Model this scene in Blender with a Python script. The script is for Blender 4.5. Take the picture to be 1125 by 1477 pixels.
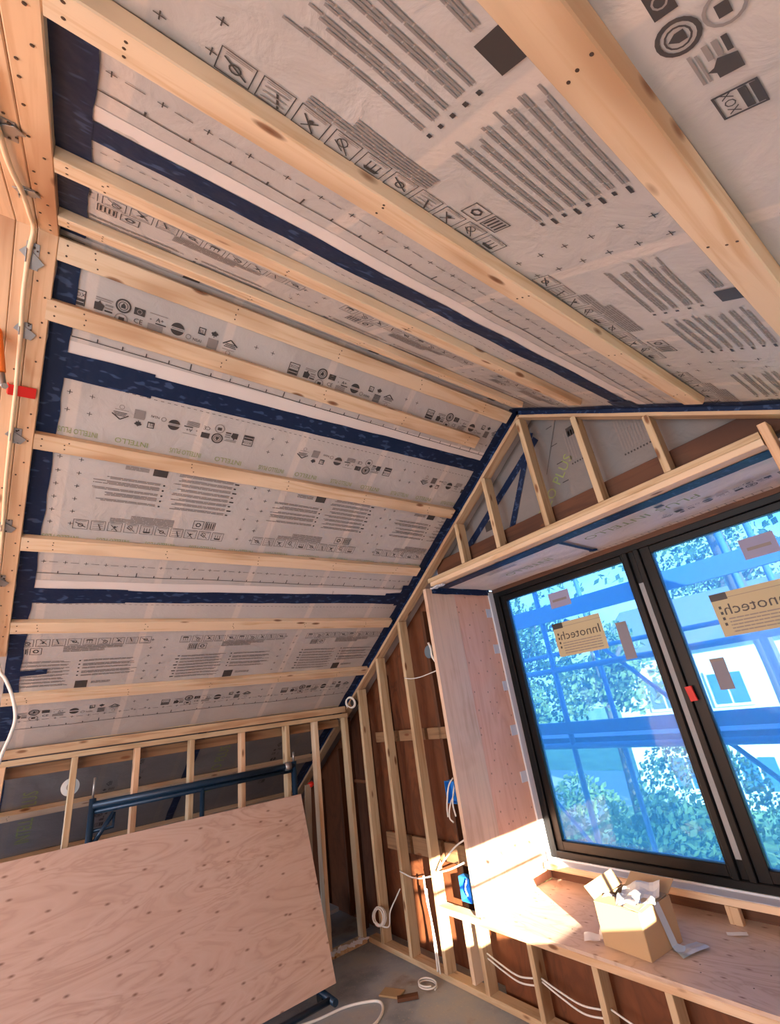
import bpy, math, random
from mathutils import Vector, Matrix, noise, Quaternion
random.seed(7)
for o in list(bpy.data.objects): bpy.data.objects.remove(o)
C = bpy.context.scene.collection
V = Vector

# ------------------------------------------------------------------ camera, sky, sun, exposure
cam = bpy.data.cameras.new('camera'); cam.sensor_fit = 'HORIZONTAL'; cam.sensor_width = 36
cam.lens = 36 * 665.41 / 1125; cam.clip_start = .02; cam.clip_end = 400
co = bpy.data.objects.new('camera', cam); C.objects.link(co)
RM = [[0.5782910, 0.8050553, -0.1321567], [-0.3896233, 0.1302089, -0.9117233], [-0.7167797, 0.5787327, 0.3889670]]
r_, d_, f_ = [V(r) for r in RM]
co.matrix_world = Matrix(((r_.x, -d_.x, -f_.x, 0), (r_.y, -d_.y, -f_.y, 0), (r_.z, -d_.z, -f_.z, 0), (0, 0, 0, 1)))
S = bpy.context.scene; S.camera = co
S.view_settings.view_transform = 'Standard'; S.view_settings.look = 'None'
S.view_settings.gamma = 1; S.view_settings.use_curve_mapping = False
S.view_settings.exposure = -0.22

def srgb(r, g, b):
    f = lambda c: (c/255/12.92) if c/255 <= .04045 else ((c/255+.055)/1.055)**2.4
    return (f(r), f(g), f(b), 1)

wd = bpy.data.worlds.new('sky'); S.world = wd; wd.use_nodes = True
nt = wd.node_tree; N = nt.nodes; Lk = nt.links
bg = N['Background']; bg.inputs[1].default_value = 5.0
tc = N.new('ShaderNodeTexCoord'); sp = N.new('ShaderNodeSeparateXYZ'); Lk.new(tc.outputs['Generated'], sp.inputs[0])
rp = N.new('ShaderNodeValToRGB'); Lk.new(sp.outputs[2], rp.inputs[0])
e = rp.color_ramp.elements
e[0].position = 0; e[0].color = (.80, .88, 1, 1); e[1].position = .7; e[1].color = (.16, .42, .95, 1)
k = e.new(.2); k.color = (.45, .70, 1, 1)
nz = N.new('ShaderNodeTexNoise'); nz.inputs['Scale'].default_value = 3.2; nz.inputs['Detail'].default_value = 5
Lk.new(tc.outputs['Generated'], nz.inputs[0])
cr = N.new('ShaderNodeValToRGB'); cr.color_ramp.elements[0].position = .5; cr.color_ramp.elements[1].position = .66
Lk.new(nz.outputs[0], cr.inputs[0])
mx = N.new('ShaderNodeMix'); mx.data_type = 'RGBA'; Lk.new(cr.outputs[0], mx.inputs[0]); Lk.new(rp.outputs[0], mx.inputs[6])
mx.inputs[7].default_value = (.95, .97, 1, 1); Lk.new(mx.outputs[2], bg.inputs[0])

def lamp(name, typ, loc, direction, energy, color, **kw):
    l = bpy.data.lights.new(name, typ); l.energy = energy; l.color = color
    for k, v in kw.items(): setattr(l, k, v)
    o = bpy.data.objects.new(name, l); C.objects.link(o); o.location = loc
    o.rotation_euler = V(direction).to_track_quat('-Z', 'Y').to_euler(); return o
lamp('sun', 'SUN', (6, -4, 4), (-.866, .5, -.225), 54, (1, .84, .64), angle=.006)
# unseen fill lamps added to brighten the room: from behind, right side and below
lamp('rear_fill', 'AREA', (-1.6, -3.9, .1), (0, 1, .12), 142, (.96, .98, 1), shape='RECTANGLE', size=3.6, size_y=2.0)
lamp('side_fill', 'AREA', (1.10, -1.6, -.35), (-1, .25, .25), 20, (1, .97, .95), shape='RECTANGLE', size=1.6, size_y=1.0)
lamp('low_fill', 'AREA', (-.5, -2.0, -1.5), (-.15, .6, 1), 38, (1, .96, .92), shape='DISK', size=.7)

# ------------------------------------------------------------------ materials
def mat(name, col=(.5, .5, .5, 1), rough=.6, metal=0, spec=.5):
    m = bpy.data.materials.new(name); m.use_nodes = True
    b = m.node_tree.nodes['Principled BSDF']
    b.inputs['Base Color'].default_value = col; b.inputs['Roughness'].default_value = rough
    b.inputs['Metallic'].default_value = metal; b.inputs['Specular IOR Level'].default_value = spec
    return m
def nodes(m): return m.node_tree.nodes, m.node_tree.links, m.node_tree.nodes['Principled BSDF']
def objcoord(m, scale, rnd=True, src='Object'):
    N, Lk, b = nodes(m)
    tc = N.new('ShaderNodeTexCoord'); mp = N.new('ShaderNodeMapping'); mp.inputs['Scale'].default_value = scale
    if rnd:
        oi = N.new('ShaderNodeObjectInfo'); ml = N.new('ShaderNodeVectorMath'); ml.operation = 'SCALE'
        cb = N.new('ShaderNodeCombineXYZ')
        for i in range(3): Lk.new(oi.outputs['Random'], cb.inputs[i])
        Lk.new(cb.outputs[0], ml.inputs[0]); ml.inputs['Scale'].default_value = 37.
        ad = N.new('ShaderNodeVectorMath'); ad.operation = 'ADD'
        Lk.new(tc.outputs[src], ad.inputs[0]); Lk.new(ml.outputs[0], ad.inputs[1]); Lk.new(ad.outputs[0], mp.inputs[0])
        return mp, ad
    Lk.new(tc.outputs[src], mp.inputs[0]); return mp, tc
def ramp(N, stops):
    r = N.new('ShaderNodeValToRGB'); el = r.color_ramp.elements
    el[0].position, el[0].color = stops[0]; el[1].position, el[1].color = stops[-1]
    for p, c in stops[1:-1]: k = el.new(p); k.color = c
    return r
def mixc(N, Lk, fac, a, bcol, mode='MIX'):
    x = N.new('ShaderNodeMix'); x.data_type = 'RGBA'; x.blend_type = mode
    for s, i in ((fac, 0), (a, 6), (bcol, 7)):
        if hasattr(s, 'links') or hasattr(s, 'is_linked'): Lk.new(s, x.inputs[i])
        else: x.inputs[i].default_value = s
    return x.outputs[2]
def lumber(name, light, dark, knot=srgb(110, 62, 28), gscale=(1.6, 26, 26), knots=True, rough=.62):
    m = mat(name, light, rough); N, Lk, b = nodes(m)
    mp, ad = objcoord(m, gscale)
    n = N.new('ShaderNodeTexNoise'); n.inputs['Scale'].default_value = 1; n.inputs['Detail'].default_value = 5
    n.inputs['Distortion'].default_value = .9; Lk.new(mp.outputs[0], n.inputs[0])
    r = ramp(N, [(.3, dark), (.5, light), (.62, light), (.8, tuple(c*.82+.0 for c in light[:3])+(1,))]); Lk.new(n.outputs[0], r.inputs[0])
    out = r.outputs[0]
    mp2 = N.new('ShaderNodeMapping'); mp2.inputs['Scale'].default_value = (.9, 3.5, 3.5); Lk.new(ad.outputs[0], mp2.inputs[0])
    n2 = N.new('ShaderNodeTexNoise'); n2.inputs['Scale'].default_value = 1.3; n2.inputs['Detail'].default_value = 2; Lk.new(mp2.outputs[0], n2.inputs[0])
    r2 = ramp(N, [(.54, (0, 0, 0, 1)), (.74, (1, 1, 1, 1) if knots else (.3, .3, .3, 1))]); Lk.new(n2.outputs[0], r2.inputs[0])
    out = mixc(N, Lk, r2.outputs[0], out, tuple(0.62*c for c in (dark[0]*1.15, dark[1], dark[2]*.9))+(1,))
    if knots:
        mp3 = N.new('ShaderNodeMapping'); mp3.inputs['Scale'].default_value = (3.2, 10, 10); Lk.new(ad.outputs[0], mp3.inputs[0])
        v = N.new('ShaderNodeTexVoronoi'); v.inputs['Scale'].default_value = 1; Lk.new(mp3.outputs[0], v.inputs[0])
        r3 = ramp(N, [(.0, (1, 1, 1, 1)), (.085, (.8, .8, .8, 1)), (.14, (0, 0, 0, 1))]); Lk.new(v.outputs['Distance'], r3.inputs[0])
        out = mixc(N, Lk, r3.outputs[0], out, knot)
    Lk.new(out, b.inputs['Base Color'])
    bp = N.new('ShaderNodeBump'); bp.inputs['Strength'].default_value = .12; bp.inputs['Distance'].default_value = .002
    Lk.new(n.outputs[0], bp.inputs['Height']); Lk.new(bp.outputs[0], b.inputs['Normal'])
    return m
WOOD = lumber('pine_batten', srgb(218, 192, 162), srgb(200, 164, 126))
WOODB = lumber('pine_beam', srgb(214, 176, 140), srgb(196, 150, 112))
STUD = lumber('spruce_stud', srgb(196, 172, 138), srgb(172, 142, 104))
PLATE = lumber('spruce_plate', srgb(198, 168, 134), srgb(170, 132, 98))
BLOCKM = lumber('shade_toned_blocking', srgb(142, 110, 80), srgb(118, 86, 60))  # spruce darkened: dimness of the wall cavities is put into its colour
DARKW = lumber('dark_brown_lumber', srgb(92, 55, 32), srgb(70, 38, 20))  # dark brown tone for the header beam, rear studs and fillers
GREYW = lumber('weathered_lumber', srgb(150, 144, 132), srgb(120, 112, 100))

def plywood(name, c1, c2, c3, scale=(1.1, 5, 5), dist=2.6, specks=True, src='Object', flat='xy'):
    m = mat(name, c1, .66); N, Lk, b = nodes(m)
    mp, ad = objcoord(m, scale, rnd=True, src=src)
    n = N.new('ShaderNodeTexNoise'); n.inputs['Scale'].default_value = 1; n.inputs['Detail'].default_value = 3
    n.inputs['Distortion'].default_value = dist; Lk.new(mp.outputs[0], n.inputs[0])
    w = N.new('ShaderNodeMath'); w.operation = 'MULTIPLY'; w.inputs[1].default_value = 9; Lk.new(n.outputs[0], w.inputs[0])
    fr = N.new('ShaderNodeMath'); fr.operation = 'PINGPONG'; fr.inputs[1].default_value = 1; Lk.new(w.outputs[0], fr.inputs[0])
    r = ramp(N, [(.0, c2), (.35, c1), (1, c3)]); Lk.new(fr.outputs[0], r.inputs[0]); out = r.outputs[0]
    n2 = N.new('ShaderNodeTexNoise'); n2.inputs['Scale'].default_value = 1.6; Lk.new(ad.outputs[0], n2.inputs[0])
    out = mixc(N, Lk, n2.outputs[0], out, c1)
    if specks:
        mp3 = N.new('ShaderNodeMapping'); mp3.inputs['Scale'].default_value = (3.6, 8, 8)
        mp3.inputs['Rotation'].default_value = (0, 0, .35) if flat == 'xy' else (0, math.pi/2, 0)
        Lk.new(ad.outputs[0], mp3.inputs[0])
        v = N.new('ShaderNodeTexVoronoi'); v.voronoi_dimensions = '2D'; v.inputs['Scale'].default_value = 1; Lk.new(mp3.outputs[0], v.inputs[0])
        r3 = ramp(N, [(.0, (.9, .9, .9, 1)), (.025, (.7, .7, .7, 1)), (.075, (0, 0, 0, 1))]); Lk.new(v.outputs['Distance'], r3.inputs[0])
        out = mixc(N, Lk, r3.outputs[0], out, srgb(112, 78, 62))
    Lk.new(out, b.inputs['Base Color']); return m
PLY = plywood('plywood_pink', srgb(194, 166, 150), srgb(172, 142, 126), srgb(206, 182, 168))
PLYJ = plywood('plywood_jamb', srgb(222, 172, 146), srgb(210, 156, 130), srgb(230, 184, 160), scale=(6, 6, .9), dist=1.0, flat='yz')
PLYT = lumber('jamb_plank', srgb(220, 190, 166), srgb(204, 170, 144), gscale=(22, 22, 1.4), knots=False)
PLYB = plywood('plywood_bench', srgb(196, 172, 154), srgb(174, 146, 128), srgb(206, 182, 166), scale=(1.4, 4, 4))
PLYC = plywood('plywood_ceiling', srgb(216, 160, 112), srgb(200, 140, 94), srgb(226, 174, 126), specks=False)
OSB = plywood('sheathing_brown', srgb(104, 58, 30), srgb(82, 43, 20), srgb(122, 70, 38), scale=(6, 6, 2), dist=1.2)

def membrane(name, base, stripe, vec=(0, 1, 0)):
    m = mat(name, base, .42); N, Lk, b = nodes(m)
    tc = N.new('ShaderNodeTexCoord'); sp = N.new('ShaderNodeSeparateXYZ'); Lk.new(tc.outputs['Object'], sp.inputs[0])
    def mth(op, a, c=None):
        x = N.new('ShaderNodeMath'); x.operation = op
        if hasattr(a, 'links'): Lk.new(a, x.inputs[0])
        else: x.inputs[0].default_value = a
        if c is not None: x.inputs[1].default_value = c
        return x.outputs[0]
    y = mth('ADD', sp.outputs[1], -.575 + .585*8.5); y = mth('DIVIDE', y, .585); y = mth('FRACT', y); y = mth('SUBTRACT', y, .5); y = mth('ABSOLUTE', y)
    r = ramp(N, [(.030, (1, 1, 1, 1)), (.044, (0, 0, 0, 1))]); Lk.new(y, r.inputs[0])
    n = N.new('ShaderNodeTexNoise'); n.inputs['Scale'].default_value = 2.2; n.inputs['Detail'].default_value = 4; Lk.new(tc.outputs['Object'], n.inputs[0])
    rb = ramp(N, [(.35, tuple(c*.9 for c in base[:3])+(1,)), (.62, base)]); Lk.new(n.outputs[0], rb.inputs[0])
    f = mth('MULTIPLY', r.outputs[0], .45)
    out = mixc(N, Lk, f, rb.outputs[0], stripe)
    Lk.new(out, b.inputs['Base Color'])
    n2 = N.new('ShaderNodeTexNoise'); n2.inputs['Scale'].default_value = 9; n2.inputs['Detail'].default_value = 6; n2.inputs['Distortion'].default_value = .6
    Lk.new(tc.outputs['Object'], n2.inputs[0])
    bp = N.new('ShaderNodeBump'); bp.inputs['Strength'].default_value = .35; bp.inputs['Distance'].default_value = .02
    Lk.new(n2.outputs[0], bp.inputs['Height']); Lk.new(bp.outputs[0], b.inputs['Normal'])
    return m
MEM = membrane('printed_membrane', srgb(184, 177, 174), srgb(216, 198, 186))
MEMD = membrane('recess_shaded_membrane', srgb(128, 122, 120), srgb(140, 128, 118))  # same film darkened: recess shade and dark cavity behind put into its colour
MEML = membrane('bounce_lit_membrane', srgb(222, 212, 204), srgb(232, 214, 200))  # same film lightened: bounce from the sunlit seat is put into its colour
SELV = mat('white_selvage', srgb(214, 204, 200), .45)
INK = mat('black_print', srgb(62, 56, 55), .5)
INKG = mat('grey_print', srgb(134, 125, 122), .5)
INKR = mat('green_print', srgb(140, 150, 92), .5)
def tapemat():
    m = mat('navy_tape', srgb(16, 35, 68), .5, spec=.3); N, Lk, b = nodes(m)
    tc = N.new('ShaderNodeTexCoord'); mp = N.new('ShaderNodeMapping'); mp.inputs['Scale'].default_value = (40, 17, 40); Lk.new(tc.outputs['Object'], mp.inputs[0])
    n = N.new('ShaderNodeTexNoise'); n.inputs['Scale'].default_value = 1; n.inputs['Detail'].default_value = 1; Lk.new(mp.outputs[0], n.inputs[0])
    r = ramp(N, [(.60, srgb(14, 32, 64)), (.68, srgb(52, 70, 104))]); Lk.new(n.outputs[0], r.inputs[0]); Lk.new(r.outputs[0], b.inputs['Base Color'])
    n2 = N.new('ShaderNodeTexNoise'); n2.inputs['Scale'].default_value = 16; Lk.new(tc.outputs['Object'], n2.inputs[0])
    bp = N.new('ShaderNodeBump'); bp.inputs['Strength'].default_value = .5; bp.inputs['Distance'].default_value = .01
    Lk.new(n2.outputs[0], bp.inputs['Height']); Lk.new(bp.outputs[0], b.inputs['Normal'])
    return m
TAPE = tapemat()
BLACK = mat('black_aluminium', srgb(9, 9, 11), .42, spec=.35)
GASK = mat('grey_seal', srgb(150, 150, 152), .5)
WHITE = mat('white_foil', srgb(206, 210, 218), .5)
STEEL = mat('galvanised_steel', srgb(165, 165, 165), .42, .85)
NAIL = mat('nail_head', srgb(70, 50, 38), .5)
CABLE = mat('white_cable', srgb(225, 222, 215), .45)
CABLEG = mat('cream_cable', srgb(226, 196, 160), .5)
RED = mat('red_plastic', srgb(200, 30, 22), .45)
ORANGE = mat('orange_plastic', srgb(240, 120, 40), .45)
BLUEBOX = mat('blue_plastic_box', srgb(40, 130, 215), .4)
CART = mat('dark_blue_steel_paint', srgb(26, 52, 76), .35, .3)
RUBBER = mat('black_rubber', srgb(24, 24, 26), .7)
CARD = mat('brown_cardboard', srgb(186, 156, 118), .8)
CARDIN = mat('cardboard_inside', srgb(176, 146, 112), .85)
PAPER = mat('white_paper', srgb(226, 222, 216), .75)
GREYFAB = mat('dark_grey_fabric', srgb(70, 72, 80), .8)
FOIL = mat('silver_foil', srgb(210, 205, 190), .3, .8)
SCAFB = mat('scaffold_blue', srgb(70, 98, 140), .5)
def floor_mat():
    m = mat('dusty_subfloor', srgb(120, 118, 116), .75); N, Lk, b = nodes(m)
    tc = N.new('ShaderNodeTexCoord'); n = N.new('ShaderNodeTexNoise'); n.inputs['Scale'].default_value = 3.4; n.inputs['Detail'].default_value = 6
    Lk.new(tc.outputs['Object'], n.inputs[0])
    r = ramp(N, [(.32, srgb(116, 122, 128)), (.5, srgb(146, 151, 156)), (.62, srgb(156, 154, 150)), (.75, srgb(120, 102, 88))]); Lk.new(n.outputs[0], r.inputs[0])
    n2 = N.new('ShaderNodeTexNoise'); n2.inputs['Scale'].default_value = 60; Lk.new(tc.outputs['Object'], n2.inputs[0])
    r2 = ramp(N, [(.62, (0, 0, 0, 1)), (.72, (.5, .5, .5, 1))]); Lk.new(n2.outputs[0], r2.inputs[0])
    Lk.new(mixc(N, Lk, r2.outputs[0], r.outputs[0], srgb(176, 166, 150)), b.inputs['Base Color']); return m
FLOOR = floor_mat()
def glass_mat():
    m = bpy.data.materials.new('blue_filmed_glass'); m.use_nodes = True; N = m.node_tree.nodes; Lk = m.node_tree.links
    N.remove(N['Principled BSDF']); out = N['Material Output']
    t = N.new('ShaderNodeBsdfTransparent'); t.inputs[0].default_value = (.52, .78, 1, 1)
    tl = N.new('ShaderNodeBsdfTranslucent'); tl.inputs[0].default_value = (.12, .44, .90, 1)
    g = N.new('ShaderNodeBsdfGlossy'); g.inputs['Roughness'].default_value = .04
    a = N.new('ShaderNodeMixShader'); a.inputs[0].default_value = .26; Lk.new(t.outputs[0], a.inputs[1]); Lk.new(tl.outputs[0], a.inputs[2])
    f = N.new('ShaderNodeFresnel'); f.inputs[0].default_value = 1.3
    c = N.new('ShaderNodeMixShader'); Lk.new(f.outputs[0], c.inputs[0]); Lk.new(a.outputs[0], c.inputs[1]); Lk.new(g.outputs[0], c.inputs[2])
    Lk.new(c.outputs[0], out.inputs[0]); return m
GLASS = glass_mat()
CLEAR = mat('clear_plastic', (1, 1, 1, 1), .1)
nodes(CLEAR)[2].inputs['Transmission Weight'].default_value = .8

# ------------------------------------------------------------------ builders
def inv(parent):
    if parent is None: return None
    m = parent.matrix_basis.copy()
    if parent.parent: m = parent.parent.matrix_basis @ m if parent.get('nested') else m
    return m.inverted()
def link(name, me, parent=None, world=None):
    """world: matrix of the object in world space; parents in this script never have scaled transforms"""
    o = bpy.data.objects.new(name, me); C.objects.link(o)
    w = world if world is not None else Matrix.Identity(4)
    if parent is not None:
        o.parent = parent; o.matrix_parent_inverse = WM[parent.name].inverted()
    o.matrix_basis = w; WM[o.name] = w.copy()
    return o
WM = {}
class MB:
    def __init__(s): s.v = []; s.f = []; s.m = []; s.sm = []
    def face(s, idx, mi=0, sm=False): s.f.append(idx); s.m.append(mi); s.sm.append(sm)
    def quad(s, a, b, c, d, mi=0):
        n = len(s.v); s.v += [V(a), V(b), V(c), V(d)]; s.face((n, n+1, n+2, n+3), mi)
    def box(s, x0, x1, y0, y1, z0, z1, mi=0):
        n = len(s.v)
        s.v += [V((x, y, z)) for x in (x0, x1) for y in (y0, y1) for z in (z0, z1)]
        for q in ((0, 1, 3, 2), (4, 6, 7, 5), (0, 4, 5, 1), (2, 3, 7, 6), (0, 2, 6, 4), (1, 5, 7, 3)): s.face(tuple(n+i for i in q), mi)
    def beam(s, p0, p1, wdir, w, t, mi=0, ch=.003):
        p0, p1 = V(p0), V(p1); X = (p1-p0).normalized(); Y = (V(wdir)-X*X.dot(V(wdir))).normalized(); Z = X.cross(Y)
        a, b = w/2, t/2; c = min(ch, a*.4, b*.4)
        prof = [(-a+c, -b), (a-c, -b), (a, -b+c), (a, b-c), (a-c, b), (-a+c, b), (-a, b-c), (-a, -b+c)]
        n = len(s.v)
        for p in (p0, p1):
            for u, w_ in prof: s.v.append(p+Y*u+Z*w_)
        for i in range(8): j = (i+1) % 8; s.face((n+i, n+j, n+8+j, n+8+i), mi)
        s.face(tuple(n+7-i for i in range(8)), mi); s.face(tuple(n+8+i for i in range(8)), mi)
    def tube(s, pts, r, seg=8, mi=0, closed=False):
        pts = [V(p) for p in pts]; n0 = len(s.v); up = V((.13, .27, .95)); prev = None
        for i, p in enumerate(pts):
            t = (pts[min(i+1, len(pts)-1)]-pts[max(i-1, 0)]).normalized()
            a = t.cross(up if prev is None else prev.cross(t)) if prev is None else None
            if prev is None: u = t.orthogonal().normalized()
            else: u = (prev-t*prev.dot(t)).normalized()
            prev = u; w = t.cross(u)
            for k in range(seg):
                an = 2*math.pi*k/seg; s.v.append(p+(u*math.cos(an)+w*math.sin(an))*r)
        for i in range(len(pts)-1):
            for k in range(seg):
                k2 = (k+1) % seg; a = n0+i*seg
                s.face((a+k, a+k2, a+seg+k2, a+seg+k), mi, True)
        s.face(tuple(n0+seg-1-k for k in range(seg)), mi); e = n0+(len(pts)-1)*seg; s.face(tuple(e+k for k in range(seg)), mi)
    def disc(s, c, nrm, r, h, seg=16, mi=0):
        nrm = V(nrm).normalized(); s.tube([V(c), V(c)+nrm*h], r, seg, mi)
        for i in range(len(s.sm)-seg-2, len(s.sm)): s.sm[i] = False
    def mesh(s, name, mats, inv=None):
        me = bpy.data.meshes.new(name); vs = [(inv @ p) if inv else p for p in s.v]
        me.from_pydata([tuple(p) for p in vs], [], s.f)
        for m in (mats if isinstance(mats, (list, tuple)) else [mats]): me.materials.append(m)
        me.polygons.foreach_set('material_index', s.m); me.polygons.foreach_set('use_smooth', s.sm); me.update(); return me
    def build(s, name, mats, parent=None, loc=None):
        w = Matrix.Translation(V(loc)) if loc is not None else Matrix.Identity(4)
        return link(name, s.mesh(name, mats, w.inverted() if loc is not None else None), parent, w)
def board(name, p0, p1, wdir, w, t, m, parent=None, bow=0):
    """one straight piece of lumber, its own x axis along the grain"""
    p0, p1 = V(p0), V(p1); X = (p1-p0).normalized(); Y = (V(wdir)-X*X.dot(V(wdir))).normalized(); Z = X.cross(Y)
    L = (p1-p0).length
    W = Matrix(((X.x, Y.x, Z.x, p0.x), (X.y, Y.y, Z.y, p0.y), (X.z, Y.z, Z.z, p0.z), (0, 0, 0, 1)))
    b = MB(); b.beam((0, 0, 0), (L, 0, 0), (0, 1, 0), w, t)
    return link(name, b.mesh(name, m), parent, W)
def empty(name, loc):
    o = bpy.data.objects.new(name, None); C.objects.link(o); o.location = loc; o.empty_display_size = .1
    WM[o.name] = Matrix.Translation(V(loc)); return o
def tag(o, label=None, cat=None, group=None, kind=None):
    for k, v in (('label', label), ('category', cat), ('group', group), ('kind', kind)):
        if v: o[k] = v
    return o
def smooth_path(pts, n=8):
    P = [V(p) for p in pts]; out = []
    Q = [P[0]*2-P[1]]+P+[P[-1]*2-P[-2]]
    for i in range(1, len(Q)-2):
        for k in range(n):
            t = k/n; a, b, c, d = Q[i-1], Q[i], Q[i+1], Q[i+2]
            out.append(.5*((2*b)+(c-a)*t+(2*a-5*b+4*c-d)*t*t+(3*b-a-3*c+d)*t**3))
    return out+[P[-1]]
def cable(name, pts, r, m, label, cat='cable', parent=None, group=None, n=8):
    b = MB(); b.tube(smooth_path(pts, n), r, 8); o = b.build(name, m, parent, pts[0])
    if parent is None: tag(o, label, cat, group)
    return o

# ------------------------------------------------------------------ the roof slopes: s runs down the left slope (+) and down the right slope (-)
AX, AZ = -1.637, 1.917; FL = -1.83; GY = 2.67
CX, SX = .8457, .5337
def relief(s, y):
    return .007*noise.noise(V((s*2.6, y*2.2, 3.1)))+.004*noise.noise(V((s*7, y*5, 9.1)))
def SP(s, y, off=0., rel=False):
    o = off+(max(relief(s, y)+.003, 0) if rel else 0)
    if s >= 0: return V((AX-CX*s+SX*o, y, AZ-SX*s-CX*o))
    return V((AX-CX*s-SX*o, y, AZ+SX*s-CX*o))
def slope_patch(s0, s1, y0, y1, step=.03, off=0):
    b = MB(); ns = max(1, round((s1-s0)/step)); ny = max(1, round((y1-y0)/step))
    for i in range(ns+1):
        for j in range(ny+1): b.v.append(SP(s0+(s1-s0)*i/ns, y0+(y1-y0)*j/ny, off, True))
    for i in range(ns):
        for j in range(ny):
            a = i*(ny+1)+j; b.face((a, a+1, a+ny+2, a+ny+1), 0, True)
    return b
ceiling = slope_patch(0, 3.45, -.36, 2.97, .04).build('ceiling', MEM)
tag(ceiling, 'left roof slope lined with grey printed membrane under pine battens', None, None, 'structure')
ceiling2 = slope_patch(-3.4, 0, -.36, 3.6, .04).build('ceiling', MEM)
tag(ceiling2, 'right roof slope lined with grey printed membrane, overhead', None, None, 'structure')
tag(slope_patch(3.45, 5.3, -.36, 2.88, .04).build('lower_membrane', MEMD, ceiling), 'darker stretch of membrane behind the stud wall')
def par(s): return ceiling if s >= 0 else ceiling2

# white selvage bands along the membrane laps
SEAMS = [(-.865, -.885), (.545, .50), (1.955, 1.915)]
for (a, b_) in SEAMS:
    b = MB(); n = 90
    for i in range(n+1):
        y = -.3+i*(2.95)/n; c = a+(b_-a)*(y+.06)/2.71
        for s in (c-.115, c): b.v.append(SP(s, y, .0012, True))
    for i in range(n): b.face((2*i, 2*i+1, 2*i+3, 2*i+2), 0, True)
    b.build('white_selvage', SELV, par(a))
def ribbon_slope(name, pts, w, off=.003, jit=.003, mi=TAPE, parent=None):
    """tape laid along a polyline in (s, y)"""
    P = [V((p[0], p[1], 0)) for p in pts]; path = []
    for a, c in zip(P[:-1], P[1:]):
        n = max(2, int((c-a).length/.03))
        path += [a.lerp(c, i/n) for i in range(n)]
    path.append(P[-1]); b = MB()
    for i, p in enumerate(path):
        t = (path[min(i+1, len(path)-1)]-path[max(i-1, 0)]).normalized(); q = V((-t.y, t.x, 0))
        wl = w/2+jit*noise.noise(V((i*.31, w*9, pts[0][0]*5))); wr = w/2+jit*noise.noise(V((i*.27, 5.5, pts[0][0]*7)))
        for u in (-wl, 0, wr):
            r = p+q*u; b.v.append(SP(r.x, r.y, off, True))
    for i in range(len(path)-1):
        a = 3*i
        b.face((a, a+1, a+4, a+3), 0, True); b.face((a+1, a+2, a+5, a+4), 0, True)
    return b.build(name, mi, parent if parent is not None else par(pts[0][0]))
for (a, b_) in SEAMS:
    ribbon_slope('seam_tape', [(a, -.09), (a*.7+b_*.3+.004, .8), (a*.4+b_*.6-.003, 1.7), (b_, GY)], .100)
ribbon_slope('seam_tape', [(.548, -.12), (.540, .30)], .125, .004)
ribbon_slope('seam_tape', [(1.955, -.12), (1.95, .42)], .115, .004)
ribbon_slope('edge_tape', [(.02, -.098), (2.0, -.098), (3.3, -.10)], .080, .0045, .008)
ribbon_slope('edge_tape', [(3.5, -.098), (5.2, -.10)], .080, .0045, .008)
ribbon_slope('edge_tape', [(-.02, -.098), (-1.3, -.098), (-2.6, -.09)], .085, .0045, .008)
ribbon_slope('edge_tape', [(0, 2.632), (1.7, 2.630), (3.45, 2.632)], .076, .0045, .006)
ribbon_slope('edge_tape', [(0, 2.632), (-1.2, 2.630), (-2.6, 2.63)], .076, .0045, .006)
ribbon_slope('edge_tape', [(3.45, 2.62), (5.2, 2.62)], .08, .0045, .006)
ribbon_slope('edge_tape', [(3.5, 1.275), (5.0, 1.29)], .07, .0045, .004)
ribbon_slope('tape_patch', [(2.62, -.10), (2.61, .075)], .045, .006)
ribbon_slope('tape_patch', [(3.50, -.12), (3.48, .16)], .045, .006)
ribbon_slope('tape_patch', [(1.86, 2.40), (1.84, 2.60)], .05, .006, .012)
ribbon_slope('tape_patch', [(-.885, 2.50), (-.885, 2.66)], .14, .006, .008)
ribbon_slope('tape_patch', [(1.74, 2.57), (1.98, 2.585)], .07, .0065, .014)

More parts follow.
